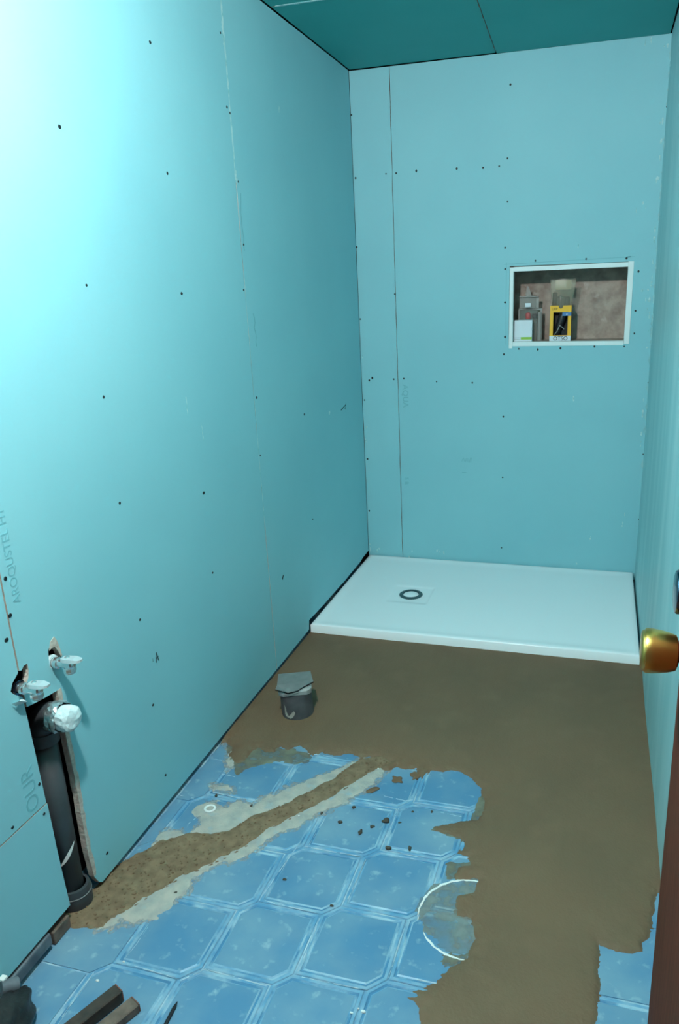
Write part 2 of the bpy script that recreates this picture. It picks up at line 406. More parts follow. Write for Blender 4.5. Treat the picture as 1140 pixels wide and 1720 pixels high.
# ------------------------------------------------------------------ materials
BOARD = mat('moisture_board_paper', (143, 203, 212), 0.55, rgb2=(137, 198, 208), scale=2.5, bump=0.03, bscale=14, bdetail=3, spec=0.22)
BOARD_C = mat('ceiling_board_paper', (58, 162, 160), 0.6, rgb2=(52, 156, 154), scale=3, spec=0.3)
CORE = mat('gypsum_core', (206, 194, 182), 0.9, rgb2=(176, 164, 152), scale=90, bump=0.6, bscale=180)
SKIM = mat('skimmed_wall', (144, 196, 200), 0.45, rgb2=(172, 210, 212), scale=4, detail=6, mixlo=0.42, mixhi=0.72, stretch=(3, 3, 0.35), bump=0.06, bscale=12, spec=0.4)
CAVITY = mat('dark_masonry_cavity', (46, 40, 36), 0.95, rgb2=(30, 27, 26), scale=20, bump=0.5)
FILLER = mat('joint_filler', (190, 222, 222), 0.8, rgb2=(130, 195, 200), scale=60, mixlo=0.4, mixhi=0.65)
INK = mat('faded_print', (116, 180, 190), 0.7)
PENCIL = mat('dark_marker', (20, 52, 56), 0.7)
SCREW = mat('screw_head', (20, 34, 38), 0.5, metal=0.2)
STEEL = mat('galvanised_steel', (120, 126, 132), 0.55, metal=0.35, rgb2=(84, 90, 98), scale=30, bump=0.1)
TRIM = mat('white_edge_trim', (222, 240, 240), 0.5)
MORTAR = mat('wet_mortar', (118, 93, 71), 0.62, rgb2=(108, 87, 67), scale=5, bump=0.35, bscale=160, bdetail=5, rgb3=(121, 96, 74), scale3=10, lo3=0.5, hi3=0.75, spec=0.25)
TRENCHM = mat('rough_mortar', (136, 114, 90), 0.9, rgb2=(110, 91, 71), scale=45, detail=7, bump=0.6, bscale=90, spec=0.2)
SMEARM = mat('dried_cement', (184, 178, 166), 0.9, rgb2=(150, 152, 148), scale=28, detail=8, bump=0.5, bscale=150, rgb3=(150, 168, 176), scale3=30, lo3=0.58, hi3=0.75)
FILM = film('thin_cement_film', (134, 142, 134), 0.55)
FILM3 = film('chalky_film', (172, 176, 172), 0.42, 70.0)
FILM2 = film('thin_mortar_film', (118, 116, 98), 0.8)
TILE = mat('blue_glazed_tile', (84, 131, 164), 0.4, rgb2=(122, 156, 174), scale=6, detail=9, mixlo=0.38, mixhi=0.72, bump=0.06, bscale=40, spec=0.4, rgb3=(156, 184, 194), scale3=38, lo3=0.6, hi3=0.8)
TILEB = mat('blue_tile_border', (92, 146, 180), 0.4, rgb2=(150, 182, 198), scale=20, detail=7, mixlo=0.4, mixhi=0.68, spec=0.45)
TILEG = mat('blue_tile_groove', (72, 126, 162), 0.5, rgb2=(150, 184, 200), scale=14, mixlo=0.45, mixhi=0.62)
GROUT = mat('pale_grout', (104, 150, 180), 0.9, rgb2=(184, 206, 212), scale=14, mixlo=0.45, mixhi=0.65)
ACRYLIC = mat('white_acrylic', (246, 253, 255), 0.22, spec=0.5)
DRAIN = mat('satin_drain_ring', (84, 108, 112), 0.3, metal=0.6)
WOODD = mat('brown_door_wood', (104, 52, 37), 0.7, rgb2=(80, 40, 28), scale=18, detail=6, stretch=(6, 6, 0.4), spec=0.15)
BRASS = mat('brass', (226, 172, 92), 0.3, metal=1.0)
CHROME = mat('chrome', (226, 232, 232), 0.2, metal=0.9)
SATIN = mat('satin_chrome', (214, 224, 226), 0.38, metal=0.55)
DARKCHROME = mat('dark_chrome', (92, 100, 118), 0.12, metal=1.0)  # dark tint paints reflections on the lock rose; valve thread and washer share it
FOIL = mat('crumpled_foil', (198, 214, 216), 0.28, metal=0.75, rgb2=(120, 126, 124), scale=70, bump=0.5, bscale=90)
PVC = mat('grey_waste_pipe', (62, 66, 70), 0.5, rgb2=(50, 53, 56), scale=14, bump=0.05)
PVC_EDGE = mat('pipe_rim', (128, 132, 132), 0.6)
PAPER = mat('crumpled_white_paper', (216, 238, 240), 0.8, rgb2=(186, 208, 210), scale=60, bump=0.6, bscale=70)
TAPE = mat('grey_tape', (168, 174, 172), 0.55, rgb2=(146, 154, 154), scale=25, bump=0.15)
WRAP = mat('slate_wrapping', (88, 88, 92), 0.55, rgb2=(68, 70, 74), scale=30, bump=0.3, bscale=40)
PAINT = mat('pale_splash', (164, 160, 152), 0.85)
WOOD_A = mat('dark_offcut_wood', (68, 56, 48), 0.8, rgb2=(48, 42, 38), scale=60, bump=0.4)
WOOD_B = mat('worn_offcut_wood', (118, 98, 86), 0.8, rgb2=(86, 72, 64), scale=50, bump=0.4)
WOOD_END = mat('red_end_grain', (142, 88, 76), 0.85, rgb2=(104, 66, 58), scale=60)
BAG = mat('black_plastic', (26, 26, 27), 0.42, rgb2=(46, 45, 43), scale=24, bump=1.0, bscale=45, bdetail=8)
BLACK = mat('black_rubber', (18, 20, 26), 0.6)
NICHE = mat('rough_niche_render', (188, 174, 162), 0.9, rgb2=(152, 136, 126), scale=24, detail=8, bump=0.9, bscale=50, rgb3=(206, 198, 190), scale3=16, lo3=0.6, hi3=0.72)
YELLOW = mat('yellow_card', (242, 184, 40), 0.5)
WHITEC = mat('white_card', (216, 232, 240), 0.5)
GREEN = mat('green_print', (140, 190, 60), 0.5)
GREYP = mat('grey_print', (150, 170, 175), 0.5)
BLUE = mat('blue_sticker', (64, 124, 176), 0.5)
RED = mat('red_plastic', (206, 44, 48), 0.4)
DARKT = mat('dark_tool', (34, 36, 40), 0.45)
CLEAR = clear('clear_plastic', (176, 180, 174), 0.22, 0.2)
CLEARE = clear('clear_plastic_edge', (186, 190, 186), 0.6, 0.3)
POLY = clear('polythene', (190, 184, 160), 0.30, 0.3)
CARDB = mat('kraft_label', (176, 166, 136), 0.7)
CRUMB = mat('mortar_crumb', (78, 72, 62), 0.9, rgb2=(58, 54, 48), scale=80)
CHIP = mat('white_chip', (226, 230, 226), 0.8)
LAMPW = mat('lamp_white', (235, 238, 238), 0.4)

# ------------------------------------------------------------------ wall_left
wl = box('wall_left', -0.20, -0.085, YF, 0.12, -0.05, RH + 0.05, CAVITY)
tag(wl, kind='structure', label='teal moisture-resistant drywall on the left with a pipe slot')
BT = 0.0135
to_left = lambda a, b, d: (-d, a, b)
g = 0.0013
slot = SLOT
# upper near board, left of the vertical joint
up_near = [(YF, 0.3155), (-2.2035, 0.3145)] + [(a, b) for a, b in slot if 0.33 < b and a < -2.19] + [(-2.2115, 0.545), (-2.2115, RH - 0.003), (YF, RH - 0.003)]
holeB = HOLE_B
plate('drywall_panel', [[(YF, 0.3155), (-2.206, 0.3145), (-2.2085, 0.42), (-2.212, 0.53), (-2.213, 0.56), (-2.232, 0.577), (-2.238, 0.586), (-2.23, 0.6), (-2.2125, 0.612), (-2.2115, RH - 0.003), (YF, RH - 0.003)]], to_left, BT, [BOARD, CORE], wl)
plate('drywall_panel', [wiggle([(YF, 0.05), (-2.1965, 0.047), (-2.2045, 0.3115), (YF, 0.312)], 0.05, 0.0008)], to_left, BT, [BOARD, CORE], wl)
# middle board carrying the slot and the two outlet holes
right_edge = [(a, b) for a, b in SLOT[9:]]
rough = []
for i in range(len(right_edge) - 1):
    A, B_ = Vector(right_edge[i]), Vector(right_edge[i + 1])
    for j in range(3):
        p = A.lerp(B_, j / 3)
        rough.append((p.x + random.uniform(-0.0012, 0.0012), p.y))
rough.append((right_edge[-1][0], 0.012))
mid = [(-1.1065, 0.022), (-1.1065, RH - 0.003), (-2.2085, RH - 0.003), (-2.2085, 0.614), (-2.203, 0.612), (-2.196, 0.618), (-2.186, 0.618), (-2.186, 0.604), (-2.19, 0.59), (-2.2, 0.574), (-2.2085, 0.566), (-2.2075, 0.535), (-2.17, 0.5285)] + rough
plate('drywall_panel', [mid, HOLE_A], to_left, BT, [BOARD, CORE], wl)
plate('drywall_panel', [wiggle([(-1.1035, 0.022), (-0.795, 0.026), (-0.790, 0.064), (-0.70, 0.060), (-0.62, 0.056), (-0.40, 0.055), (-0.36, 0.0535), (-0.30, 0.055), (-0.13, 0.057), (-0.10, 0.064), (-0.003, 0.066), (-0.003, RH - 0.003), (-1.1035, RH - 0.003)], 0.12, 0.0007)], to_left, BT, [BOARD, CORE], wl)
# filler dragged along the vertical joint
bm = bmesh.new()
def strip(bm, y, z0, z1, w, x=0.0004, n=14, amp=0.002):
    prev = None
    for i in range(n + 1):
        z = z0 + (z1 - z0) * i / n
        yy = y + random.uniform(-amp, amp)
        ww = w * random.uniform(0.3, 1.0)
        a, b = bm.verts.new((x, yy - ww / 2, z)), bm.verts.new((x, yy + ww / 2, z))
        if prev:
            bm.faces.new((prev[0], prev[1], b, a))
        prev = (a, b)
strip(bm, -1.105, 1.60, 2.04, 0.011)
strip(bm, -1.110, 1.93, 1.99, 0.012, 0.0008)
strip(bm, -1.102, 1.58, 1.62, 0.016, 0.0006)
strip(bm, -1.105, 0.55, 1.45, 0.004)
strip(bm, -1.505, 0.98, 1.03, 0.006, n=5)
strip(bm, -1.44, 0.90, 0.95, 0.004, n=5)
strip(bm, -0.75, 1.83, 1.85, 0.008, n=4)
strip(bm, -0.44, 0.80, 0.815, 0.02, n=4)
tag(from_bm('joint_filler', bm, FILLER, wl), label='pale filler dragged down the board joint')
bm = bmesh.new()
strip(bm, -1.085, 1.40, 1.56, 0.008, n=9, amp=0.006)
strip(bm, -1.06, 1.12, 1.22, 0.008, n=7, amp=0.005)
from_bm('scuff_mark', bm, INK, wl)
# torn paper and gypsum beside the outlets
fr_ = [(a, b) for a, b in SLOT[9:19]]
fo = []
for i in range(len(fr_) - 1):
    A, B_ = Vector(fr_[i]), Vector(fr_[i + 1])
    for j in range(4):
        p = A.lerp(B_, j / 4)
        fo.append((p.x + 0.0105 + random.uniform(-0.0025, 0.0025), p.y))
fo.append((fr_[-1][0] + 0.006, fr_[-1][1]))
tag(plate('torn_edge', [[(a - 0.0005, b) for a, b in fr_] + fo[::-1]], lambda a, b, d: (0.0010 - d, a, b), 0.0012, [CORE, CORE], wl), label='ragged gypsum edge of the pipe slot')
plate('torn_paper', [TORN_A], lambda a, b, d: (0.0012 - d, a, b), 0.001, [CORE, CORE], wl)
bm = bmesh.new()
fl = [bm.verts.new((0.002 + 0.012 * (k % 2), a, b)) for k, (a, b) in enumerate(FLAP_B)]
bm.faces.new(fl)
bmesh.ops.solidify(bm, geom=bm.faces[:], thickness=0.0015)
tag(from_bm('paper_flap', bm, PAPER, wl), label='torn white paper flap below the nearer outlet')
# steel track showing under the lifted board
bm = bmesh.new()
add_box(bm, -0.03, 0.004, -2.46, -2.262, 0.012, 0.04, 0.004)
add_box(bm, -0.034, -0.028, -2.46, -2.262, 0.0, 0.046)
tag(from_bm('steel_track', bm, STEEL, wl), label='grey galvanised track under the lifted board')
box('timber_packer', -0.035, 0.002, -2.255, -2.205, 0.0, 0.03, WOOD_B, wl, 0.002)
# drawn and printed marks
Mup = Matrix(((0, 0, 1, 0), (0, -1, 0, 0), (0, 0, 1, 0), (0, 0, 0, 1)))
def left_text(s, size, y, z, m, upward=True):
    # letters run up the wall, their tops towards the near end
    M = Matrix(((0, 0, 1, 0.0003), (0, -1, 0, y), (1, 0, 0, z), (0, 0, 0, 1))) if upward else Matrix(((0, 0, 1, 0.0003), (0, 1, 0, y), (-1, 0, 0, z), (0, 0, 0, 1)))
    return text_mesh('printed_mark', s, size, M, m, wl)
tag(left_text('AROQUSTEL H1', 0.026, -2.181, 0.835, INK), label='faint grey factory print running up the board')
tag(left_text('OUR', 0.046, -2.238, 0.37, INK), label='faint grey stamp running up the board')
bm = bmesh.new()
def stroke(bm, p, q, w, x=0.0004):
    p, q = Vector(p), Vector(q)
    d = (q - p).normalized() * w / 2
    nrm = Vector((-d.y, d.x))
    vs = [bm.verts.new((x, v.x, v.y)) for v in (p + nrm, p - nrm, q - nrm * 0.6, q + nrm * 0.6)]
    bm.faces.new(vs)
ya, za = -1.783, 0.418
stroke(bm, (ya, za - 0.012), (ya + 0.006, za + 0.014), 0.003)
stroke(bm, (ya + 0.012, za - 0.012), (ya + 0.006, za + 0.014), 0.0035)
stroke(bm, (ya + 0.002, za - 0.002), (ya + 0.014, za), 0.0025)
stroke(bm, (ya - 0.012, za - 0.003), (ya - 0.011, za + 0.006), 0.002)
stroke(bm, (-0.30, 0.795), (-0.235, 0.808), 0.006)
stroke(bm, (-0.25, 0.79), (-0.232, 0.813), 0.006)
stroke(bm, (-1.004, 0.318), (-0.992, 0.33), 0.012)
tag(from_bm('marker_mark', bm, PENCIL, wl), label='dark pencil marks on the left board')

# screws: one countersunk head shared by all
def screw_mesh():
    vs, fs = [], []
    n = 8
    for r, h in ((0.0042, -0.0005), (0.0034, 0.0006), (0.0012, 0.0001)):
        for k in range(n):
            a = 2 * math.pi * k / n
            vs.append((r * math.cos(a), r * math.sin(a), h))
    for i in range(2):
        for k in range(n):
            k2 = (k + 1) % n
            fs.append((i * n + k, i * n + k2, (i + 1) * n + k2, (i + 1) * n + k))
    fs.append(tuple(range(2 * n, 3 * n)))
    me = bpy.data.meshes.new('screw')
    me.from_pydata(vs, [], fs)
    me.materials.append(SCREW)
    return me
SM = screw_mesh()
def put_screw(loc, rot, parent):
    o = bpy.data.objects.new('screw', SM)
    COL.objects.link(o)
    o.location = loc
    o.rotation_euler = rot
    s = random.uniform(0.75, 1.15)
    o.scale = (s, s * random.uniform(0.9, 1.4), 1)
    o.parent = parent
for y, z in SCREW_LEFT:
    put_screw((0.0003, y, z), (0, math.pi / 2, 0), wl)

# ------------------------------------------------------------------ wall_back
N0, N1, NZ0, NZ1, ND = 0.656, 1.136, 1.031, 1.343, 0.19
bm = bmesh.new()
for (a, b, c, d) in ((-0.2, N0 - 0.03, -0.05, RH + 0.05), (N1 + 0.03, RW + 0.2, -0.05, RH + 0.05), (N0 - 0.03, N1 + 0.03, -0.05, NZ0 - 0.03), (N0 - 0.03, N1 + 0.03, NZ1 + 0.03, RH + 0.05)):
    add_box(bm, a, b, 0.06, ND + 0.08, c, d)
wb = tag(from_bm('wall_back', bm, CAVITY), kind='structure', label='teal drywall at the far end with a shelf niche')
to_back = lambda a, b, d: (a, d, b)
xs = 0.1690
ragged = [(xs - 0.0012 + 0.0014 * math.sin(k * 1.7) * (0.3 + (k % 5) / 5), 0.01 + (RH - 0.014) * k / 60) for k in range(61)]
plate('drywall_panel', [[(0.001, 0.01)] + ragged + [(0.001, RH - 0.004)]], to_back, BT, [BOARD, CORE], wb)
nh = [(N0 - 0.001, NZ0 - 0.001), (N1 + 0.001, NZ0 - 0.001), (N1 + 0.001, NZ1 + 0.001), (N0 - 0.001, NZ1 + 0.001)]
plate('drywall_panel', [[(xs + 0.0012, 0.01), (RW + 0.006, 0.01), (RW + 0.006, RH - 0.002), (xs + 0.0012, RH - 0.004)], nh], to_back, BT, [BOARD, CORE], wb)
# niche lining
bm = bmesh.new()
add_box(bm, N0 - 0.03, N1 + 0.03, ND, ND + 0.02, NZ0 - 0.03, NZ1 + 0.03)
add_box(bm, N0 - 0.03, N0, BT, ND, NZ0 - 0.03, NZ1 + 0.03)
add_box(bm, N1, N1 + 0.03, BT, ND, NZ0 - 0.03, NZ1 + 0.03)
add_box(bm, N0, N1, BT, ND, NZ0 - 0.03, NZ0 + 0.006)
add_box(bm, N0, N1, BT, ND, NZ1, NZ1 + 0.03)
tag(from_bm('niche_lining', bm, NICHE, wb), label='rough brown render lining the shelf niche')
t = 0.019
box('edge_trim', N0, N0 + 0.015, -0.003, 0.03, NZ0 - 0.016, NZ1 - 0.004, TRIM, wb, 0.001)
box('edge_trim', N1 - 0.019, N1 + 0.002, -0.003, 0.03, NZ0 - 0.002, NZ1 + 0.002, TRIM, wb, 0.001)
Mt = Matrix.Translation((N0, 0, NZ1)) @ Matrix.Rotation(-0.006, 4, 'Y') @ Matrix.Translation((-N0, 0, -NZ1))
box('edge_trim', N0 + 0.014, N1 - 0.019, -0.0022, 0.03, NZ1 - 0.021, NZ1 - 0.003, TRIM, wb, 0.001, M=Mt)
box('edge_trim', N0 + 0.015, N1 - 0.02, -0.0022, 0.03, NZ0 - 0.008, NZ0 + 0.010, TRIM, wb, 0.001)
# pencil outline round the niche
bm = bmesh.new()
def bstroke(bm, a, b, c, d, w=0.0018, y=-0.0004):
    p, q = Vector((a, b)), Vector((c, d))
    e = (q - p).normalized() * w / 2
    n_ = Vector((-e.y, e.x))
    bm.faces.new([bm.verts.new((v.x, y, v.y)) for v in (p + n_, p - n_, q - n_, q + n_)])
bstroke(bm, 0.632, 1.352, 1.14, 1.362)
bstroke(bm, 0.641, 1.36, 0.643, 1.03)
tag(from_bm('pencil_line', bm, INK, wb), label='faint pencil outline round the niche')
bm = bmesh.new()
bstroke(bm, 1.105, 1.360, 1.125, 1.363, 0.004)
for k in range(9):
    a = 0.455 + 0.005 * k
    bstroke(bm, a, 0.515 + 0.006 * random.random(), a + 0.003, 0.53 + 0.01 * random.random(), 0.002)
bstroke(bm, 0.455, 0.47, 0.475, 0.471, 0.003)
from_bm('marker_mark', bm, INK, wb)
Md = Matrix(((0, 1, 0, 0.2005), (0, 0, -1, -0.0003), (-1, 0, 0, 0.811), (0, 0, 0, 1)))
tag(text_mesh('printed_mark', 'AQUA', 0.036, Md, INK, wb), label='faint grey factory print running down the board')
Md = Matrix(((0, 1, 0, 0.197), (0, 0, -1, -0.0003), (-1, 0, 0, 0.42), (0, 0, 0, 1)))
text_mesh('printed_mark', '5 B', 0.026, Md, INK, wb)
# putty specks along the right corner
bm = bmesh.new()
for (x, z) in BACK_SPECK:
    n = random.randint(1, 3)
    for k in range(n):
        cx_, cz_ = x + random.gauss(0, 0.006), z + random.gauss(0, 0.012)
        cx_ = min(max(cx_, 0.008), RW - 0.012)
        if N0 - 0.02 < cx_ < N1 + 0.02 and NZ0 - 0.02 < cz_ < NZ1 + 0.02:
            continue
        w, h = random.uniform(0.0015, 0.005), random.uniform(0.003, 0.014)
        m_ = 7
        c = bm.verts.new((cx_, -0.0016, cz_))
        ring = [bm.verts.new((cx_ + w * math.cos(2 * math.pi * j / m_) * random.uniform(0.6, 1.2), 0.0, cz_ + h * math.sin(2 * math.pi * j / m_) * random.uniform(0.6, 1.2))) for j in range(m_)]
        for j in range(m_):
            bm.faces.new((c, ring[j], ring[(j + 1) % m_]))
tag(from_bm('putty_speck', bm, FILLER, wb), label='white putty specks along the corner', kind='stuff')
for x, z in SCREW_BACK:
    put_screw((x, -0.0003, z), (math.pi / 2, 0, 0), wb)

# ------------------------------------------------------------------ wall_right (slightly wavy skim coat)
ny, nz = 70, 48
vs, fs = [], []
yr0 = -3.02
for i in range(ny + 1):
    for j in range(nz + 1):
        y, z = yr0 + (0.0 - yr0) * i / ny, -0.02 + (RH + 0.02) * j / nz
        wv = 0.0018 * math.sin(3.1 * z + 1.3 * y) + 0.0012 * math.sin(7.3 * y + 2 * z)
        vs.append((RW + wv, y, z))
for i in range(ny):
    for j in range(nz):
        a = i * (nz + 1) + j
        fs.append((a, a + 1, a + nz + 2, a + nz + 1))
n0 = len(vs)
vs += [(RW + 0.13, yr0, -0.02), (RW + 0.13, 0.0, -0.02), (RW + 0.13, yr0, RH), (RW + 0.13, 0.0, RH)]
fs += [(n0, n0 + 1, n0 + 3, n0 + 2), (n0, n0 + 2, nz, 0)]
wr = mesh('wall_right', vs, fs, SKIM, smooth=False)
wr.data.polygons.foreach_set('use_smooth', [len(p.vertices) == 4 and i < ny * nz for i, p in enumerate(wr.data.polygons)])
tag(wr, kind='structure', label='skim-coated pale teal wall on the right')
bm = bmesh.new()
for k in range(46):
    z = random.uniform(0.5, 2.1)
    w, h = random.uniform(0.003, 0.012), random.uniform(0.01, 0.05)
    y = -random.uniform(0.0, 0.035)
    c = bm.verts.new((RW - 0.006, y - w / 2, z))
    ring = [bm.verts.new((RW + 0.004, min(-0.001, y - w / 2 + w * math.cos(2 * math.pi * j / 7)), z + h * math.sin(2 * math.pi * j / 7) * random.uniform(0.6, 1.2))) for j in range(7)]
    for j in range(7):
        bm.faces.new((c, ring[j], ring[(j + 1) % 7]))
tag(from_bm('corner_putty', bm, SKIM, wr), label='lumpy putty in the far right corner', kind='stuff')

# ------------------------------------------------------------------ ceiling
ce = box('ceiling', -0.2, RW + 0.2, YF, 0.2, RH + 0.045, RH + 0.10, CAVITY)
tag(ce, kind='structure', label='dark green drywall ceiling with open joints')
to_ceil = lambda a, b, d: (a, b, RH + d)
cs = lambda y: 0.5915 - 0.036 * y
jag = [(0.001 + cs(-0.765 * k / 20) - 0.003 + 0.0012 * math.sin(k * 2.1), -0.765 * k / 20 - 0.003) for k in range(21)]
plate('ceiling_panel', [[(0.004, -0.003)] + jag + [(0.004, -0.766)]], to_ceil, BT, [BOARD_C, CORE], ce)
jag2 = [(cs(-0.765 * k / 20) + 0.0025, -0.765 * k / 20 - 0.003) for k in range(21)]
plate('ceiling_panel', [[(RW - 0.006, -0.003)] + jag2 + [(RW - 0.006, -0.766)]], lambda a, b, d: (a, b, RH - 0.003 + d), BT, [BOARD_C, CORE], ce)
plate('ceiling_panel', [[(0.004, -0.772), (RW - 0.004, -0.772), (RW - 0.004, YF), (0.004, YF)]], to_ceil, BT, [BOARD_C, CORE], ce)
bm = bmesh.new()
for k in range(9):
    x = 0.02 + 0.019 * k
    add_box(bm, x, x + 0.0185, -0.774, -0.7655 + 0.001 * (k % 2), RH - 0.001, RH + 0.003)
tag(from_bm('joint_filler', bm, FILLER, ce), label='white filler in the ceiling joint')

# ------------------------------------------------------------------ ceiling lamp (above the frame)
cl = empty('ceiling_lamp', (LAMP[0], LAMP[1], RH))
tag(cl, 'bare light bulb on a short flex hanging from the ceiling', 'lamp')
lathe('ceiling_rose', [(0.045, 0.0), (0.045, 0.008), (0.03, 0.018), (0.008, 0.022)], (LAMP[0], LAMP[1], RH), (0, 0, -1), LAMPW, cl)
tube('flex', [(LAMP[0], LAMP[1], RH - 0.02), (LAMP[0], LAMP[1], LAMP[2] + 0.09)], 0.003, LAMPW, cl, 8)
lathe('lamp_holder', [(0.008, 0.0), (0.017, 0.004), (0.0185, 0.035), (0.014, 0.05)], (LAMP[0], LAMP[1], LAMP[2] + 0.098), (0, 0, -1), LAMPW, cl, 20)
GLOW = bpy.data.materials.new('glowing_bulb')
GLOW.use_nodes = True
gb = GLOW.node_tree.nodes['Principled BSDF']
gb.inputs['Emission Color'].default_value = (*LAMP_C, 1)
gb.inputs['Emission Strength'].default_value = LAMP_L
lathe('bulb', [(0.014, 0.058), (0.018, 0.045)] + [(LAMP_R * math.sin(a), LAMP_R * math.cos(a)) for a in np.linspace(0.55, 3.05, 12)], LAMP, (0, 0, 1), GLOW, cl, 24)
group_children(cl)

# ------------------------------------------------------------------ floor
TT = 0.007
fl_ = box('floor', -0.08, RW, YF, 0.0, -0.06, -0.0022, GROUT)
tag(fl_, kind='structure', label='blue tiled floor half covered with fresh brown mortar')
# hexagonal tiles: squares with two opposite corners cut, laid along the walls
ts, tu = 0.150, 0.033
def hexa(gap):
    base = [(0, 0), (ts, 0), (ts + tu, tu), (ts + tu, ts + tu), (tu, ts + tu), (0, ts)]
    n = len(base)
    out = []
    L_ = []
    for i in range(n):
        a, b = Vector(base[i]), Vector(base[(i + 1) % n])
        d = (b - a).normalized()
        nn = Vector((-d.y, d.x))
        L_.append((a + nn * gap, d))
    for i in range(n):
        (p, d), (q, e) = L_[i - 1], L_[i]
        cr = d.x * e.y - d.y * e.x
        tt = ((q.x - p.x) * e.y - (q.y - p.y) * e.x) / cr
        out.append(p + d * tt)
    return out
def tile_mesh():
    rings = [(0.0016, -TT, 0), (0.0016, -0.0012, 0), (0.003, 0.0, 1), (0.0085, 0.0, 1), (0.0105, -0.0014, 2), (0.0135, -0.0014, 2), (0.0165, 0.0002, 1), (0.022, 0.0004, 0)]
    vs, fs, fm = [], [], []
    for gp, z, k in rings:
        vs += [(p.x, p.y, z) for p in hexa(gp)]
    for i in range(len(rings) - 1):
        for k in range(6):
            k2 = (k + 1) % 6
            fs.append((i * 6 + k, i * 6 + k2, (i + 1) * 6 + k2, (i + 1) * 6 + k))
            fm.append({0: 0, 1: 1, 2: 1, 3: 2, 4: 2, 5: 1, 6: 0}[i])
    fs.append(tuple((len(rings) - 1) * 6 + k for k in range(6)))
    fm.append(0)
    me = bpy.data.meshes.new('tile')
    me.from_pydata(vs, [], fs)
    for p, k in zip(me.polygons, fm):
        p.material_index = k
    for m_ in (TILE, TILEB, TILEG):
        me.materials.append(m_)
    return me
TM = tile_mesh()
def clip_poly(poly, x0, x1):
    for ax, lim, sg in ((0, x0, 1), (0, x1, -1)):
        out = []
        for i in range(len(poly)):
            a, b = poly[i - 1], poly[i]
            ia, ib = sg * (a[ax] - lim) >= 0, sg * (b[ax] - lim) >= 0
            if ia != ib:
                tt = (lim - a[ax]) / (b[ax] - a[ax])
                out.append((a[0] + tt * (b[0] - a[0]), a[1] + tt * (b[1] - a[1])))
            if ib:
                out.append(b)
        poly = out
        if not poly:
            return poly
    return poly
# origin of the pattern: inner corner of one intersection
OX, OY = 0.512, -2.197
def near_open(x, y):
    return True
for j in range(-8, 6):
    for i in range(-9, 9):
        x, y = OX + i * (ts + tu) + j * (tu + 0.003), OY + i * tu + j * (ts + tu)
        if x + ts + tu < 0.012 or x > RW - 0.012 or y + ts + tu < YF + 0.2 or y > -1.42:
            continue
        # keep only tiles that show somewhere
        cxs, cys = np.meshgrid(np.linspace(x, x + ts + tu, 7), np.linspace(y, y + ts + tu, 7))
        if max(sdist(cxs, cys, p).max() for p in TILE_AREA) < -0.03:
            continue
        if x >= 0.002 and x + ts + tu <= RW - 0.002:
            o = bpy.data.objects.new('tile', TM)
            COL.objects.link(o)
            o.parent = fl_
            o.location = (x, y, random.uniform(-0.0004, 0.0004))
        else:
            pl = clip_poly([(x + p.x, y + p.y) for p in hexa(0.0022)], 0.002, RW - 0.002)
            if len(pl) < 3:
                continue
            plate('tile', [pl], lambda a, b, d: (a, b, -d), TT, [TILE, TILEB], fl_)

# mortar screed: one trowelled heap of wet mortar with ragged edges
def tile_open(X, Y):
    d = np.full(X.shape, -1e9)
    for p in TILE_AREA:
        d = np.maximum(d, sdist(X, Y, p))
    return d
def screed_h(X, Y):
    d = np.minimum(-tile_open(X, Y), 0.003 - sdist(X, Y, TRENCH))
    d = d + 0.0022 * fbm(X, Y, 45, 3, 3) + 0.0030 * np.abs(fbm(X * 0.45, Y * 1.3 + 0.25 * X, 130, 9, 3)) - 0.0008
    h = np.where(d > 0, 0.0078 * (1 - np.exp(-np.maximum(d, 0) / 0.020)), d * 0.5)
    far = np.clip((Y + 2.6) / 1.8, 0, 1)
    h = h + np.where(d > 0.005, 0.004 * far + 0.0010 * fbm(X, Y, 3.5, 5, 3) + 0.0003 * fbm(X * 6, Y, 12, 8, 3), 0)
    edge = np.exp(-np.maximum(d, 0) / 0.05) * (d > 0)
    return h + edge * 0.0016 * fbm(X, Y, 60, 21, 4)
tag(heightfield('mortar_screed', 0.0, RW, YF, -0.775, 0.0042, screed_h, MORTAR, fl_, -0.0012), label='fresh brown mortar screed spread over the tiles')
def trench_h(X, Y):
    d = sdist(X, Y, TRENCH) + 0.003 * fbm(X, Y, 60, 33, 4)
    h = np.where(d > 0, 0.0055 * (1 - np.exp(-np.maximum(d, 0) / 0.006)) - 0.0005, d * 0.6)
    return h + np.where(d > 0, 0.0022 * fbm(X, Y, 30, 41, 5), 0)
tr = np.array(TRENCH)
tag(heightfield('trench_mortar', max(-0.06, tr[:, 0].min() - 0.01), tr[:, 0].max() + 0.02, tr[:, 1].min() - 0.02, tr[:, 1].max() + 0.02, 0.003, trench_h, TRENCHM, fl_, -0.0008), label='rough brown mortar filling a pipe trench')
for k, sm in enumerate(SMEAR):
    a = np.array(sm)
    hf = lambda X, Y, sm=sm, k=k: np.where((dd := sdist(X, Y, sm) + 0.0075 * fbm(X, Y, 55, 50 + k, 5)) > 0, 0.0016 * (1 - np.exp(-np.maximum(dd, 0) / 0.004)) + 0.0003 * fbm(X, Y, 60, 70, 3), dd * 0.3)
    tag(heightfield('cement_smear', max(0.003, a[:, 0].min() - 0.015), a[:, 0].max() + 0.015, a[:, 1].min() - 0.015, a[:, 1].max() + 0.015, 0.0026, hf, SMEARM, fl_, 0.0), label='pale dried cement smeared on the tiles')
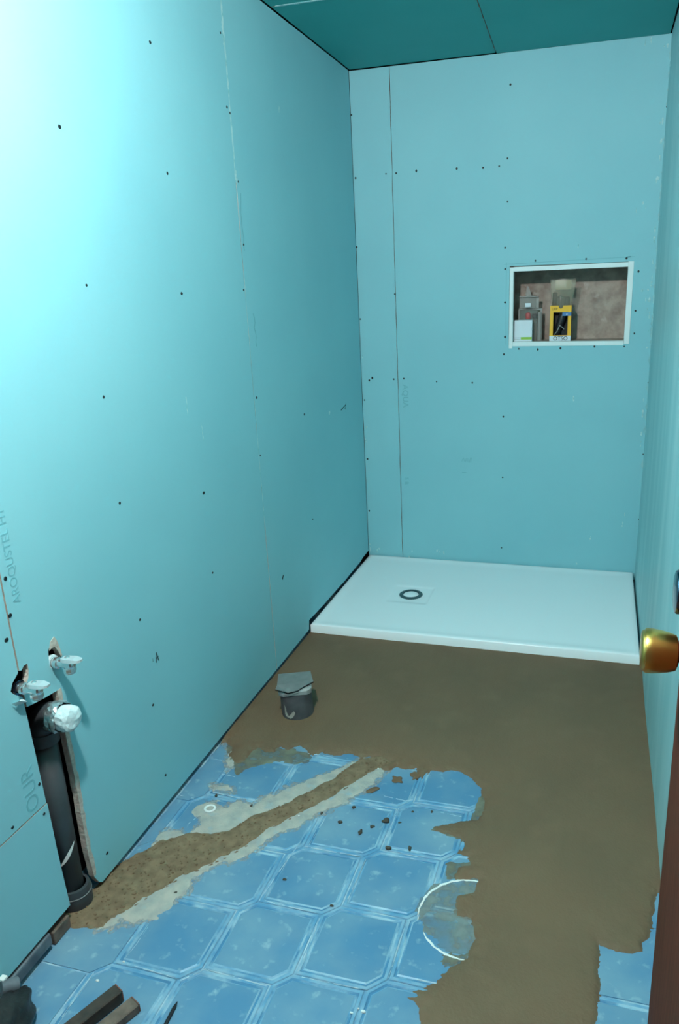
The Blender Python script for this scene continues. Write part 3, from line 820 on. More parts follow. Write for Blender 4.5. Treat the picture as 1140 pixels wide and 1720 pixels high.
for k, sm in enumerate(SMEAR):
    a = np.array(sm)
    hf = lambda X, Y, sm=sm, k=k: np.where((dd := sdist(X, Y, sm) + 0.009 + 0.008 * fbm(X, Y, 50, 150 + k, 5)) > 0, 0.0007, dd * 0.3)
    heightfield('cement_film', max(0.003, a[:, 0].min() - 0.03), a[:, 0].max() + 0.03, a[:, 1].min() - 0.03, a[:, 1].max() + 0.03, 0.0035, hf, FILM3, fl_, 0.0)
for k, sm in enumerate(FILM_AREA):
    a = np.array(sm)
    hf = lambda X, Y, sm=sm, k=k: np.where((dd := sdist(X, Y, sm) + 0.006 * fbm(X, Y, 45, 90 + k, 4)) > 0, 0.0012, dd * 0.3)
    heightfield('cement_film', max(0.003, a[:, 0].min() - 0.015), a[:, 0].max() + 0.015, a[:, 1].min() - 0.015, a[:, 1].max() + 0.015, 0.005, hf, FILM if k == 3 else FILM2, fl_, 0.0)
# grit lying in the trench and along the ragged screed edge
bm = bmesh.new()
gr_ = random.Random(21)
tmin, tmax = tr.min(0), tr.max(0)
cand = np.array([(gr_.uniform(tmin[0], tmax[0]), gr_.uniform(tmin[1], tmax[1])) for _ in range(2600)])
cand = cand[sdist(cand[:, 0], cand[:, 1], TRENCH) > 0.004][:420]
for x, y in cand:
    r_ = gr_.uniform(0.0009, 0.0028) * (1.6 if gr_.random() < 0.06 else 1)
    z_ = float(trench_h(np.array([x]), np.array([y]))[0])
    bmesh.ops.create_icosphere(bm, subdivisions=1, radius=r_, matrix=Matrix.Translation((x, y, z_ + r_ * 0.2)) @ Matrix.Rotation(gr_.uniform(0, 3), 4, 'Z') @ Matrix.Scale(gr_.uniform(1, 1.7), 4, (1, 0, 0)))
tag(from_bm('trench_grit', bm, TRENCHM, fl_), kind='stuff', label='loose grit on the trench mortar')
# ring left by a bucket
def arc(name, c, r, a0, a1, w, z, m, parent, label=None, hgt=0.0012):
    n = int(abs(a1 - a0) / 0.06) + 2
    vs, fs = [], []
    for i in range(n):
        a = a0 + (a1 - a0) * i / (n - 1)
        ww = w * random.uniform(0.5, 1.2) * min(1, 0.3 + 3 * min(i, n - 1 - i) / n)
        rr = r + random.uniform(-0.0008, 0.0008)
        for q, h in ((-1, 0), (0, hgt), (1, 0)):
            vs.append((c[0] + (rr + q * ww / 2) * math.cos(a), c[1] + (rr + q * ww / 2) * math.sin(a), z + h))
    for i in range(n - 1):
        for q in range(2):
            a = i * 3 + q
            fs.append((a, a + 1, a + 4, a + 3))
    o = mesh(name, vs, fs, m, parent, True)
    if label: o['label'] = label
    return o
arc('bucket_ring', (0.822, -1.983), 0.107, math.radians(72), math.radians(196), 0.006, 0.0012, CHIP, fl_, 'white ring of dried plaster left by a bucket')
arc('bucket_ring', (0.822, -1.983), 0.102, math.radians(214), math.radians(276), 0.006, 0.0012, CHIP, fl_, 'white ring of dried plaster left by a bucket')
# white scratches and dabs on the tiles
bm = bmesh.new()
for (x, y) in WHITEBIT:
    r_ = random.uniform(0.0015, 0.0035)
    bmesh.ops.create_icosphere(bm, subdivisions=1, radius=r_, matrix=Matrix.Translation((x, y, 0.0012)) @ Matrix.Scale(random.uniform(1, 2), 4, (1, 0, 0)))
tag(from_bm('plaster_dab', bm, CHIP, fl_), kind='stuff', label='tiny white plaster dabs on the floor')

bm = bmesh.new()
for ln in GROUT_LINE:
    pts_ = []
    for a, b in zip(ln[:-1], ln[1:]):
        n_ = max(2, int((Vector(b) - Vector(a)).length / 0.008))
        pts_ += [Vector(a).lerp(Vector(b), i / n_) for i in range(n_)]
    pts_.append(Vector(ln[-1]))
    prev = None
    for i, p in enumerate(pts_):
        d_ = (pts_[min(i + 1, len(pts_) - 1)] - pts_[max(i - 1, 0)]).normalized()
        w_ = random.uniform(0.0003, 0.0016)
        n_ = Vector((-d_.y, d_.x)) * w_
        c_ = [bm.verts.new((p.x + n_.x, p.y + n_.y, 0.0)), bm.verts.new((p.x, p.y, 0.0011)), bm.verts.new((p.x - n_.x, p.y - n_.y, 0.0))]
        if prev and random.random() > 0.12:
            for q in range(2):
                bm.faces.new((prev[q], prev[q + 1], c_[q + 1], c_[q]))
        prev = c_
tag(from_bm('grout_line', bm, mat('chalky_grout', (196, 214, 220), 0.9, rgb2=(140, 180, 202), scale=50), fl_), kind='stuff', label='chalky white grout lines between the tiles')

# ------------------------------------------------------------------ shower tray
TX0, TX1, TY0, TY1, TZ = 0.004, 1.211, -0.789, -0.004, 0.047
st = empty('shower_tray', (0.61, -0.4, 0.0))
tag(st, 'flat white rectangular shower tray below the niche wall', 'shower tray')
DX, DY = 0.313, -0.422
xsn = sorted(set([TX0, TX0 + 0.002, TX0 + 0.005, TX0 + 0.018, TX1 - 0.018, TX1 - 0.005, TX1 - 0.002, TX1] + list(np.linspace(TX0 + 0.03, TX1 - 0.03, 60)) + [DX + s * v for s in (-1, 1) for v in (0.085, 0.082, 0.078)]))
ysn = sorted(set([TY0, TY0 + 0.002, TY0 + 0.005, TY0 + 0.018, TY1 - 0.018, TY1 - 0.005, TY1 - 0.002, TY1] + list(np.linspace(TY0 + 0.03, TY1 - 0.03, 44)) + [DY + s * v for s in (-1, 1) for v in (0.085, 0.082, 0.078)]))
def tray_z(x, y):
    e = min(x - TX0, TX1 - x, y - TY0, TY1 - y)
    z = TZ
    if e < 0.005:
        z -= 0.004 * (1 - e / 0.005) ** 2
    if e > 0.018:
        z -= 0.003 * min(1, (e - 0.018) / 0.02)
        z -= 0.003 * max(0, 1 - math.hypot(x - DX, y - DY) / 0.55)
    k = max(abs(x - DX), abs(y - DY))
    if k < 0.085:
        z -= 0.0018 * min(1, (0.085 - k) / 0.006)
    return z
vs = [(x, y, tray_z(x, y)) for y in ysn for x in xsn]
nx_, ny_ = len(xsn), len(ysn)
fs = [(j * nx_ + i, j * nx_ + i + 1, (j + 1) * nx_ + i + 1, (j + 1) * nx_ + i) for j in range(ny_ - 1) for i in range(nx_ - 1)]
bnd = [i for i in range(nx_)] + [j * nx_ + nx_ - 1 for j in range(1, ny_)] + [(ny_ - 1) * nx_ + i for i in range(nx_ - 2, -1, -1)] + [j * nx_ for j in range(ny_ - 2, 0, -1)]
nb = len(vs)
vs += [(vs[b][0], vs[b][1], 0.0) for b in bnd]
for k in range(len(bnd)):
    k2 = (k + 1) % len(bnd)
    fs.append((bnd[k2], bnd[k], nb + k, nb + k2))
tb = mesh('tray_body', vs, fs, ACRYLIC, st)
tb.data.polygons.foreach_set('use_smooth', [True] * len(tb.data.polygons))
try:
    tb.data.set_sharp_from_angle(angle=math.radians(50))
except Exception:
    pass
dz = TZ - 0.0078
dr_ = tag(lathe('drain_ring', [(0.033, 0.0), (0.033, 0.0045), (0.036, 0.006), (0.045, 0.006), (0.049, 0.0035), (0.049, 0.0)], (DX, DY, dz), (0, 0, 1), DRAIN, st, 40, cap=False), label='grey metal drain ring')
lathe('drain_cover', [(0.031, -0.002), (0.031, 0.003), (0.028, 0.0045), (0.015, 0.0055), (0.004, 0.006)], (DX, DY, dz), (0, 0, 1), ACRYLIC, dr_, 32)
group_children(st)

# ------------------------------------------------------------------ capped waste stub
WX, WY, WH = 0.168, -1.325, 0.112
ws = empty('capped_waste_pipe', (WX, WY, 0.008))
tag(ws, 'upright slate-grey wrapped pipe stub folded shut, standing in the wet mortar', 'pipe stub')
seg = 40
rows = [(0.0, 0.0), (0.03, 0.05), (0.35, 0.15), (0.6, 0.3), (0.75, 0.6), (0.84, 0.85), (0.9, 1.0)]
vs, fs = [], []
rot0 = math.radians(22)
def stub_pt(a, sq, t_):
    c, s = math.cos(a), math.sin(a)
    rc = 0.050
    k = 1.0 / max(abs(math.cos(a)), abs(math.sin(a)))
    rs = min(0.047 * k, 0.058)
    r = rc * (1 - sq) + rs * sq
    return r
for t_, sq in rows:
    for k in range(seg):
        a = 2 * math.pi * k / seg
        r = stub_pt(a, sq, t_) * (1 + 0.02 * math.sin(5 * a + 9 * t_) * (0.2 + t_))
        z = WH * t_ + (0.007 * math.sin(a + 1.2) * t_)
        vs.append((WX + r * math.cos(a + rot0) - 0.004 * t_, WY + r * math.sin(a + rot0), z))
for i in range(len(rows) - 1):
    for k in range(seg):
        k2 = (k + 1) % seg
        fs.append((i * seg + k, i * seg + k2, (i + 1) * seg + k2, (i + 1) * seg + k))
mesh('pipe_body', vs, fs, WRAP, ws, True)
# folded tape lid: skirt and top with a raised flap
vs, fs = [], []
lid = [(0.80, 1.03, 0), (0.97, 1.06, 0), (1.02, 1.0, 0), (1.035, 0.6, 0), (1.04, 0.02, 0)]
for t_, sc_, _ in lid:
    for k in range(seg):
        a = 2 * math.pi * k / seg
        r = stub_pt(a, 1.0, 1) * sc_ + (0.0018 if t_ < 1 else 0)
        drop = 0.10 * max(0, math.sin(a * 1.0 + 3.6)) if t_ == 0.80 else 0
        z = WH * (t_ + drop) + 0.007 * math.sin(a + 1.2) * min(1, sc_ * 0.9) + (0.003 * math.sin(3 * a) if sc_ < 0.9 else 0)
        vs.append((WX + r * math.cos(a + rot0) - 0.004, WY + r * math.sin(a + rot0), z))
for i in range(len(lid) - 1):
    for k in range(seg):
        k2 = (k + 1) % seg
        fs.append((i * seg + k, i * seg + k2, (i + 1) * seg + k2, (i + 1) * seg + k))
fs.append(tuple((len(lid) - 1) * seg + k for k in range(seg)))
tag(mesh('folded_lid', vs, fs, TAPE, ws), label='lighter grey folded tape lid')
# flap lying on the lid, its front lip lifted
zt = WH * 1.04
c22, s22 = math.cos(rot0), math.sin(rot0)
def lp(u, v, z):
    return (WX - 0.004 + u * c22 - v * s22, WY + u * s22 + v * c22, z)
fv = [lp(-0.052, 0.05, zt + 0.004), lp(0.05, 0.05, zt + 0.005), lp(-0.054, -0.02, zt + 0.004), lp(0.056, -0.012, zt + 0.010),
      lp(-0.058, -0.050, zt + 0.008), lp(-0.020, -0.060, zt - 0.002), lp(0.010, -0.056, zt + 0.001), lp(0.022, -0.048, zt + 0.005), lp(0.058, -0.030, zt + 0.013)]
bm = bmesh.new()
bv = [bm.verts.new(p) for p in fv]
for f in ((0, 2, 3, 1), (2, 4, 5), (2, 5, 6, 3), (3, 6, 7), (3, 7, 8)):
    bm.faces.new([bv[k] for k in f])
bmesh.ops.solidify(bm, geom=bm.faces[:], thickness=0.0018)
flp = from_bm('tape_flap', bm, TAPE, ws)
bm = bmesh.new()  # black strip that paints the shade below the lifted lip
prev = None
for k in (4, 5, 6, 7, 8):
    p = Vector(fv[k])
    out_ = (Vector((p.x - WX, p.y - WY, 0))).normalized() * 0.0016
    a, b = bm.verts.new(p + out_ + Vector((0, 0, -0.0004))), bm.verts.new(p + out_ + Vector((0, 0, -0.0036)))
    if prev:
        bm.faces.new((prev[0], prev[1], b, a))
    prev = (a, b)
bmesh.ops.solidify(bm, geom=bm.faces[:], thickness=0.0006)
tag(from_bm('flap_shade_strip', bm, BLACK, flp), label='dark strip painted as shade under the flap')
# pale splash on its front: a tick of dried plaster
def on_stub(deg, t_, dr=0.0012):
    a = math.radians(deg) - rot0
    sq = np.interp(t_, [r_[0] for r_ in rows], [r_[1] for r_ in rows])
    r = stub_pt(a, sq, t_) * (1 + 0.02 * math.sin(5 * a + 9 * t_) * (0.2 + t_)) + dr
    return (WX + r * math.cos(a + rot0) - 0.004 * t_, WY + r * math.sin(a + rot0), WH * t_ + 0.007 * math.sin(a + 1.2) * t_)
bm = bmesh.new()
def splat_strip(pts, wd):
    prev = None
    for (dg, t_), w_ in zip(pts, wd):
        p = [bm.verts.new(on_stub(dg - w_, t_ + 0.02)), bm.verts.new(on_stub(dg + w_, t_ - 0.02))]
        if prev:
            bm.faces.new((prev[0], prev[1], p[1], p[0]))
        prev = p
splat_strip([(-112, 0.56), (-110, 0.48), (-111, 0.40), (-109, 0.33), (-107, 0.25), (-103, 0.19), (-97, 0.16)], [2, 3, 3, 5, 7, 8, 6])
splat_strip([(-100, 0.17), (-94, 0.2), (-87, 0.26), (-80, 0.34), (-77, 0.38)], [6, 7, 6, 5, 2])
tag(from_bm('plaster_splash', bm, PAINT, ws), label='pale dried plaster splash')
group_children(ws)

# ------------------------------------------------------------------ waste pipe in the slot
PX, PY, PR = -0.031, -2.150, 0.0255
dp = empty('waste_pipe', (PX, PY, 0.0))
tag(dp, 'dark grey waste pipe in the wall slot with a paper-stuffed elbow', 'pipe')
tube('pipe', [(PX, PY, 0.03), (PX, PY, 0.425)], PR, PVC, dp, 28)
ER = 0.036
EZ = 0.445
pts = [(PX, PY, EZ - 0.005)] + [(PX + ER * (1 - math.cos(a)), PY, EZ + ER * math.sin(a)) for a in np.linspace(0, math.pi / 2, 9)] + [(PX + ER + 0.012, PY, EZ + ER)]
elb = tube('elbow', pts, 0.029, PVC, dp, 28)
lathe('elbow_collar', [(0.0255, 0.0), (0.031, 0.001), (0.0315, 0.028), (0.0255, 0.029)], (PX, PY, 0.415), (0, 0, 1), PVC, dp, 28, cap=False)
# foil ring and paper plug
bm = bmesh.new()
bmesh.ops.create_icosphere(bm, subdivisions=3, radius=1.0)
rr_ = random.Random(4)
for v in bm.verts:
    n = v.co.normalized()
    q = max(abs(n.x) ** 4 + (n.y ** 2 + n.z ** 2) ** 2, 1e-6) ** -0.25      # blunt, nearly cylindrical wad
    k = q * (1 + 0.06 * math.sin(4 * n.y + 1) * math.cos(5 * n.z) + rr_.uniform(-0.045, 0.045))
    v.co = Vector((PX + ER + 0.032 + n.x * k * 0.021, PY + n.y * k * 0.0262, EZ + ER + n.z * k * 0.0262))
tag(from_bm('paper_plug', bm, PAPER, elb), label='wad of white paper')
vs, fs = [], []
for i, (x, r) in enumerate(((0.0, 0.0295), (0.006, 0.0325), (0.013, 0.031), (0.02, 0.0325), (0.026, 0.029))):
    for k in range(30):
        a = 2 * math.pi * k / 30
        rr = r * (1 + random.uniform(-0.06, 0.06))
        vs.append((PX + ER + x - 0.003 + random.uniform(-0.002, 0.002), PY + rr * math.cos(a), EZ + ER + rr * math.sin(a)))
for i in range(4):
    for k in range(30):
        k2 = (k + 1) % 30
        fs.append((i * 30 + k, i * 30 + k2, (i + 1) * 30 + k2, (i + 1) * 30 + k))
tag(mesh('foil_wrap', vs, fs, FOIL, elb), label='crumpled silver wrap')
fsk = lathe('floor_socket', [(0.0255, 0.0), (0.034, 0.0), (0.034, 0.044), (0.0315, 0.052), (0.0255, 0.053)], (PX + 0.004, PY + 0.003, 0.0), (0, 0, 1), PVC, dp, 28, cap=False)
lathe('socket_rim', [(0.0342, 0.0), (0.0352, 0.0015), (0.0342, 0.003)], (PX + 0.004, PY + 0.003, 0.034), (0, 0, 1), PVC_EDGE, fsk, 28, cap=False)
vs, fs = [], []
for i in range(7):
    t_ = i / 6
    a = math.radians(-75 + 80 * t_)
    for q in (-1, 1):
        w_ = 0.005 * (0.4 + math.sin(math.pi * t_))
        vs.append((PX + (PR + 0.001) * math.cos(a), PY + (PR + 0.001) * math.sin(a), 0.125 + 0.045 * t_ + q * w_))
for i in range(6):
    fs.append((2 * i, 2 * i + 1, 2 * i + 3, 2 * i + 2))
tag(mesh('paint_drip', vs, fs, CHIP, dp), label='white paint streak on the pipe')
group_children(dp)

# ------------------------------------------------------------------ two water outlets
def valve(y, z, label, tilt, ringm):
    t_ = empty('angle_valve', (0.0, y, z))
    tag(t_, label, 'valve')
    o = (0.0, y, z)
    lathe('thread', [(0.008, -0.04), (0.0105, -0.04)] + [q for k in range(5) for q in ((0.0112, -0.03 + k * 0.004), (0.0100, -0.028 + k * 0.004))], o, (1, 0, 0), ringm, t_, 24)
    tag(lathe('washer', [(0.0105, -0.0085), (0.0150, -0.0085), (0.0158, -0.005), (0.0150, -0.0015), (0.0105, -0.001)], o, (1, 0, 0), PAPER if ringm is CHROME else ringm, t_, 28, cap=False), label='rounded washer at the wall')
    lathe('valve_body', [(0.0095, -0.004), (0.0095, 0.004), (0.0118, 0.0045), (0.0118, 0.011), (0.0088, 0.0125), (0.0092, 0.030), (0.0105, 0.033), (0.0100, 0.044), (0.0060, 0.047)], o, (1, 0, 0), CHROME, t_, 24)
    nut = lathe('outlet_nut', [(0.0070, 0.002), (0.0090, 0.0065), (0.0120, 0.0075), (0.0120, 0.0150), (0.0104, 0.0170), (0.0104, 0.0190), (0.0070, 0.0195)], (0.036, y, z), (0, 0, -1), CHROME, t_, 8, smooth=False)
    # flat lever on top, chamfered nose
    prof = [(0.022, 0.0075), (0.030, 0.0115), (0.050, 0.0125), (0.062, 0.0095), (0.067, 0.0045)]
    vs, fs = [], []
    for x, w in prof:
        zz = z + 0.0075 + tilt * (x - 0.022)
        th = 0.0065 if x < 0.06 else 0.0045
        vs += [(x, y - w, zz), (x, y + w, zz), (x, y + w * 0.8, zz + th), (x, y - w * 0.8, zz + th)]
    n = len(prof)
    for i in range(n - 1):
        for k in range(4):
            k2 = (k + 1) % 4
            fs.append((i * 4 + k, i * 4 + k2, (i + 1) * 4 + k2, (i + 1) * 4 + k))
    fs += [(3, 2, 1, 0), ((n - 1) * 4, (n - 1) * 4 + 1, (n - 1) * 4 + 2, (n - 1) * 4 + 3)]
    lv = tag(mesh('lever', vs, fs, SATIN, t_), label='flat tapered lever')
    lathe('lever_screw', [(0.005, 0.0), (0.005, 0.002), (0.0035, 0.003)], (0.034, y, z + 0.0138 + tilt * 0.012), (0, 0, 1), CHROME, lv, 12)
    group_children(t_)
    return t_
valve(-2.118, 0.584, 'chrome angle valve in the slim torn hole, further from the camera of the two', 0.05, CHROME)
valve(-2.214, 0.581, 'chrome angle valve with a dark washer and torn white paper below, nearer the camera', 0.07, DARKCHROME)

# ------------------------------------------------------------------ door
d1 = empty('door_1', (1.183, -2.95, 0.0))
tag(d1, 'dark brown wooden door leaf standing open along the right wall', kind='structure')
box('door_leaf', 1.166, 1.204, -2.985, -2.199, 0.012, 2.0, WOODD, d1, 0.003)
KZ, KY = 0.8165, -2.281
kx = 1.166
kn = lathe('door_knob', [(0.010, 0.0), (0.010, 0.014), (0.0175, 0.0145), (0.0235, 0.017), (0.0265, 0.026), (0.0285, 0.036), (0.0298, 0.047), (0.0300, 0.0535), (0.0290, 0.0560), (0.0275, 0.0567), (0.0265, 0.0590), (0.0245, 0.0605), (0.0150, 0.0615), (0.0020, 0.0618)], (kx, KY, KZ), (-1, 0, 0), BRASS, d1, 56)
tag(kn, label='round brass knob')
tag(lathe('knob_rose', [(0.033, 0.0), (0.033, 0.003), (0.028, 0.006), (0.012, 0.0075), (0.0125, 0.016), (0.0095, 0.0162)], (kx, KY, KZ), (-1, 0, 0), WOODD, kn, 40), label='dark rose behind the knob')
tag(lathe('deadbolt', [(0.034, 0.0), (0.034, 0.003), (0.029, 0.006), (0.029, 0.020), (0.0275, 0.0225), (0.024, 0.0235), (0.003, 0.0245)], (kx, -2.268, 0.898), (-1, 0, 0), DARKCHROME, d1, 40), label='polished lock rose with a dark reflection in its colour')  # chrome lock whose dark reflection is put into the colour
group_children(d1)

# ------------------------------------------------------------------ things in the niche
NF = NZ0 + 0.006
def thing(name, loc, label, cat, group=None):
    return tag(empty(name, loc), label, cat, group)
# white carton with a green band
t_ = thing('carton', (0.708, 0.05, NF), 'small white carton with a green band in the left of the niche', 'box')
cx0, cx1, cy0 = 0.6735, 0.7475, 0.036
box('carton_body', cx0, cx1, cy0, cy0 + 0.03, NF, NF + 0.090, WHITEC, t_, 0.0008)
tag(box('green_band', cx0 + 0.028, cx1 - 0.0005, cy0 - 0.0005, cy0 + 0.001, NF + 0.011, NF + 0.021, GREEN, t_), label='green printed band')
bm = bmesh.new()
for r_ in range(2):
    for k in range(5):
        add_box(bm, cx0 + 0.002 + 0.005 * k, cx0 + 0.0055 + 0.005 * k, cy0 - 0.0004, cy0 + 0.001, NF + 0.011 + 0.006 * r_, NF + 0.0135 + 0.006 * r_)
tag(from_bm('small_print', bm, GREYP, t_), label='tiny grey print')
group_children(t_)
# blister packs
def clamshell(bm, x0, x1, y0, y1, z0, z1):
    add_box(bm, x0, x1, y0, y1, z0, z1, 0.003, 2)
t_ = thing('blister_pack', (0.735, 0.09, NF), 'tall clear plastic pack holding a red piece behind the white carton', 'package')
bm = bmesh.new(); clamshell(bm, 0.690, 0.765, 0.074, 0.104, NF, NF + 0.128)
from_bm('clear_shell', bm, CLEAR, t_)
box('shell_flange', 0.682, 0.782, 0.106, 0.108, NF, NF + 0.134, CLEARE, t_, 0.0005)
bm = bmesh.new()
add_box(bm, 0.764, 0.779, 0.094, 0.105, NF, NF + 0.120, 0.003)
from_bm('side_rib', bm, CLEARE, t_)
box('backing_card', 0.688, 0.774, 0.1042, 0.1056, NF + 0.002, NF + 0.128, mat('olive_card', (84, 92, 78), 0.7), t_)
tag(lathe('red_piece', [(0.004, 0.0), (0.0095, 0.001), (0.0115, 0.010), (0.011, 0.020), (0.008, 0.027), (0.002, 0.029)], (0.725, 0.088, NF + 0.091), (0, 0, 1), RED, t_, 20), label='red plastic piece inside')
lathe('dark_piece', [(0.005, 0.0), (0.010, 0.002), (0.010, 0.016), (0.004, 0.018)], (0.752, 0.09, NF + 0.095), (0, 0, 1), DARKT, t_, 16)
group_children(t_)
t_ = thing('blister_pack', (0.725, 0.09, NF + 0.136), 'small clear plastic pack with a hanging tab, on top of the other pack', 'package')
zb = NF + 0.1355
bm = bmesh.new(); clamshell(bm, 0.690, 0.756, 0.076, 0.100, zb, zb + 0.046)
from_bm('clear_shell', bm, CLEAR, t_)
box('shell_flange', 0.686, 0.768, 0.101, 0.103, zb, zb + 0.049, CLEARE, t_, 0.0005)
box('shell_flange', 0.686, 0.768, 0.084, 0.103, zb + 0.046, zb + 0.0505, CLEARE, t_, 0.0008)
tag(box('white_label', 0.713, 0.736, 0.0745, 0.0762, zb + 0.006, zb + 0.022, WHITEC, t_), label='small white label')
bm = bmesh.new()
vv = [bm.verts.new(p) for p in ((0.712, 0.101, zb + 0.049), (0.738, 0.101, zb + 0.049), (0.724, 0.1015, zb + 0.088), (0.716, 0.1015, zb + 0.092))]
bm.faces.new(vv)
bmesh.ops.solidify(bm, geom=bm.faces[:], thickness=0.0012)
from_bm('hang_tab', bm, CLEARE, t_)
group_children(t_)
# yellow window box
t_ = thing('window_box', (0.862, 0.06, NF), 'yellow window box with dark contents standing in the niche', 'box')
bx0, bx1, by0, by1, bz1 = 0.8195, 0.9055, 0.038, 0.088, NF + 0.146
nt_ = [(bx0 + 0.034 + 0.009 + 0.0095 * math.cos(a), bz1 - 0.0005 + 0.012 * -math.sin(a)) for a in np.linspace(math.pi, 0, 9)]
outer = [(bx0, NF + 0.002), (bx1, NF + 0.002), (bx1, bz1)] + [(p[0], p[1]) for p in nt_[::-1]] + [(bx0, bz1)]
win = [(bx0 + 0.0135, NF + 0.026), (bx1 - 0.0135, NF + 0.026), (bx1 - 0.0135, bz1 - 0.026), (bx0 + 0.0135, bz1 - 0.026)]
bf_ = plate('box_front', [outer, win], lambda a, b, d: (a, by0 + d, b), 0.001, [YELLOW, YELLOW], t_)
bm = bmesh.new()
add_box(bm, bx0, bx0 + 0.001, by0 + 0.001, by1, NF + 0.002, bz1)
add_box(bm, bx1 - 0.001, bx1, by0 + 0.001, by1, NF + 0.002, bz1)
add_box(bm, bx0, bx1, by1 - 0.001, by1, NF + 0.002, bz1)
add_box(bm, bx0, bx1, by0 + 0.001, by1, NF, NF + 0.002)
from_bm('box_sides', bm, BLACK, t_)
lb_ = tag(box('white_label', bx0, bx1, by0 - 0.0008, by0 + 0.0002, NF + 0.002, NF + 0.024, WHITEC, t_), label='white label strip')
tx = Matrix(((1, 0, 0, (bx0 + bx1) / 2 + 0.002), (0, 0, -1, by0 - 0.0012), (0, 1, 0, NF + 0.013), (0, 0, 0, 1)))
text_mesh('label_text', 'OTSO', 0.022, tx, BLACK, lb_)
tx = Matrix(((1, 0, 0, bx0 + 0.018), (0, 0, -1, by0 - 0.0006), (0, 1, 0, bz1 - 0.014), (0, 0, 0, 1)))
text_mesh('logo_text', 'UEP', 0.014, tx, BLACK, bf_)
bs_ = tag(box('blue_sticker', bx1 - 0.036, bx1, by0 - 0.001, by0 + 0.0002, bz1 - 0.042, bz1 - 0.027, BLUE, t_), label='blue sticker')
text_mesh('sticker_text', 'LI', 0.010, Matrix(((1, 0, 0, bx1 - 0.018), (0, 0, -1, by0 - 0.0014), (0, 1, 0, bz1 - 0.035), (0, 0, 0, 1))), WHITEC, bs_)
tube('dark_contents', [(0.846, 0.066, NF + 0.012), (0.852, 0.064, NF + 0.05), (0.866, 0.062, NF + 0.09), (0.872, 0.064, NF + 0.13)], [0.012, 0.013, 0.016, 0.012], DARKT, t_, 12)
tube('cable_tie', [(0.838, 0.048, NF + 0.028), (0.85, 0.046, NF + 0.042), (0.86, 0.047, NF + 0.066), (0.878, 0.046, NF + 0.05)], 0.0018, CLEARE, t_, 8)
group_children(t_)
# polythene bag of dark bits pushed into the top of the box
t_ = thing('polythene_bag', (0.862, 0.062, bz1 - 0.02), 'crumpled clear bag with a pale header standing out of the yellow box', 'bag')
rows_ = [(bz1 - 0.03, 0.034, 0.018), (bz1 - 0.002, 0.0395, 0.021), (bz1 + 0.02, 0.043, 0.022), (bz1 + 0.045, 0.046, 0.018), (bz1 + 0.058, 0.0475, 0.011), (bz1 + 0.07, 0.0495, 0.006), (bz1 + 0.102, 0.0535, 0.002)]
vs, fs = [], []
sg = 28
for i, (z, rx, ry) in enumerate(rows_):
    for k in range(sg):
        a = 2 * math.pi * k / sg
        wv = 1 + 0.10 * math.sin(4 * a + i * 1.3) + 0.05 * math.sin(9 * a - i)
        vs.append((0.863 + 0.004 * (i / 6) + rx * math.cos(a) * (1 + 0.03 * math.sin(5 * i)), 0.063 + ry * wv * math.sin(a), z + 0.003 * math.sin(3 * a) * (i == 6)))
for i in range(len(rows_) - 1):
    for k in range(sg):
        k2 = (k + 1) % sg
        fs.append((i * sg + k, i * sg + k2, (i + 1) * sg + k2, (i + 1) * sg + k))
mesh('bag_skin', vs, fs, POLY, t_, True)
tag(box('header_card', 0.836, 0.900, 0.0625, 0.0635, bz1 + 0.062, bz1 + 0.100, CARDB, t_), label='pale header card')
bm = bmesh.new()
for k in range(9):
    x, z = 0.838 + 0.0065 * k, bz1 - 0.02 + random.uniform(0, 0.012)
    h = random.uniform(0.035, 0.055)
    add_box(bm, x - 0.003, x + 0.003, 0.056 + 0.004 * (k % 3), 0.062 + 0.004 * (k % 3), z, z + h, 0.001, 1)
add_box(bm, 0.829, 0.896, 0.058, 0.070, bz1 - 0.02, bz1 + 0.034, 0.004, 1)
add_box(bm, 0.826, 0.846, 0.056, 0.066, bz1 + 0.0, bz1 + 0.052, 0.004, 1)
tag(from_bm('dark_contents', bm, DARKT, t_), label='dark bits inside the bag')
group_children(t_)

# ------------------------------------------------------------------ loose things on the floor
def lump(name, x, y, r, flat, m, seed, sub=2):
    rr = random.Random(seed)
    ph = [rr.uniform(0, 6) for _ in range(6)]
    bm = bmesh.new()
    bmesh.ops.create_icosphere(bm, subdivisions=sub, radius=1.0)
    el = rr.uniform(0.7, 1.3)
    for v in bm.verts:
        n = v.co.normalized()
        k = 1 + 0.25 * math.sin(3 * n.x + ph[0]) * math.cos(3 * n.y + ph[1]) + 0.15 * math.sin(6 * n.y + ph[2])
        v.co = Vector((x + n.x * k * r * el, y + n.y * k * r / el, max(0.0003, r * flat * (0.6 + n.z * k))))
    return from_bm(name, bm, m, None, True)
for k, (x, y, d) in enumerate(CRUMB_AT):
    tag(lump('mortar_crumb', x, y, max(0.0035, d * 0.5), 0.6, CRUMB, k), 'small dark mortar crumb lying on the blue tiles', 'crumb', 'dark crumbs on the blue tiles')
for k, ((x, y), lb) in enumerate(zip(SPLAT, ('flat brown mortar splash beside the trench end', 'flat brown mortar splash next to the screed edge', 'narrow brown mortar tongue at the screed edge'))):
    o = lump('mortar_splash', 0, 0, 0.012, 0.14, MORTAR, 50 + k, 3)
    o.scale = (1.0, 1.25, 1)
    o.rotation_euler = (0, 0, -0.6)
    o.location = (x, y, 0.0006)
    tag(o, lb, 'mortar splash')
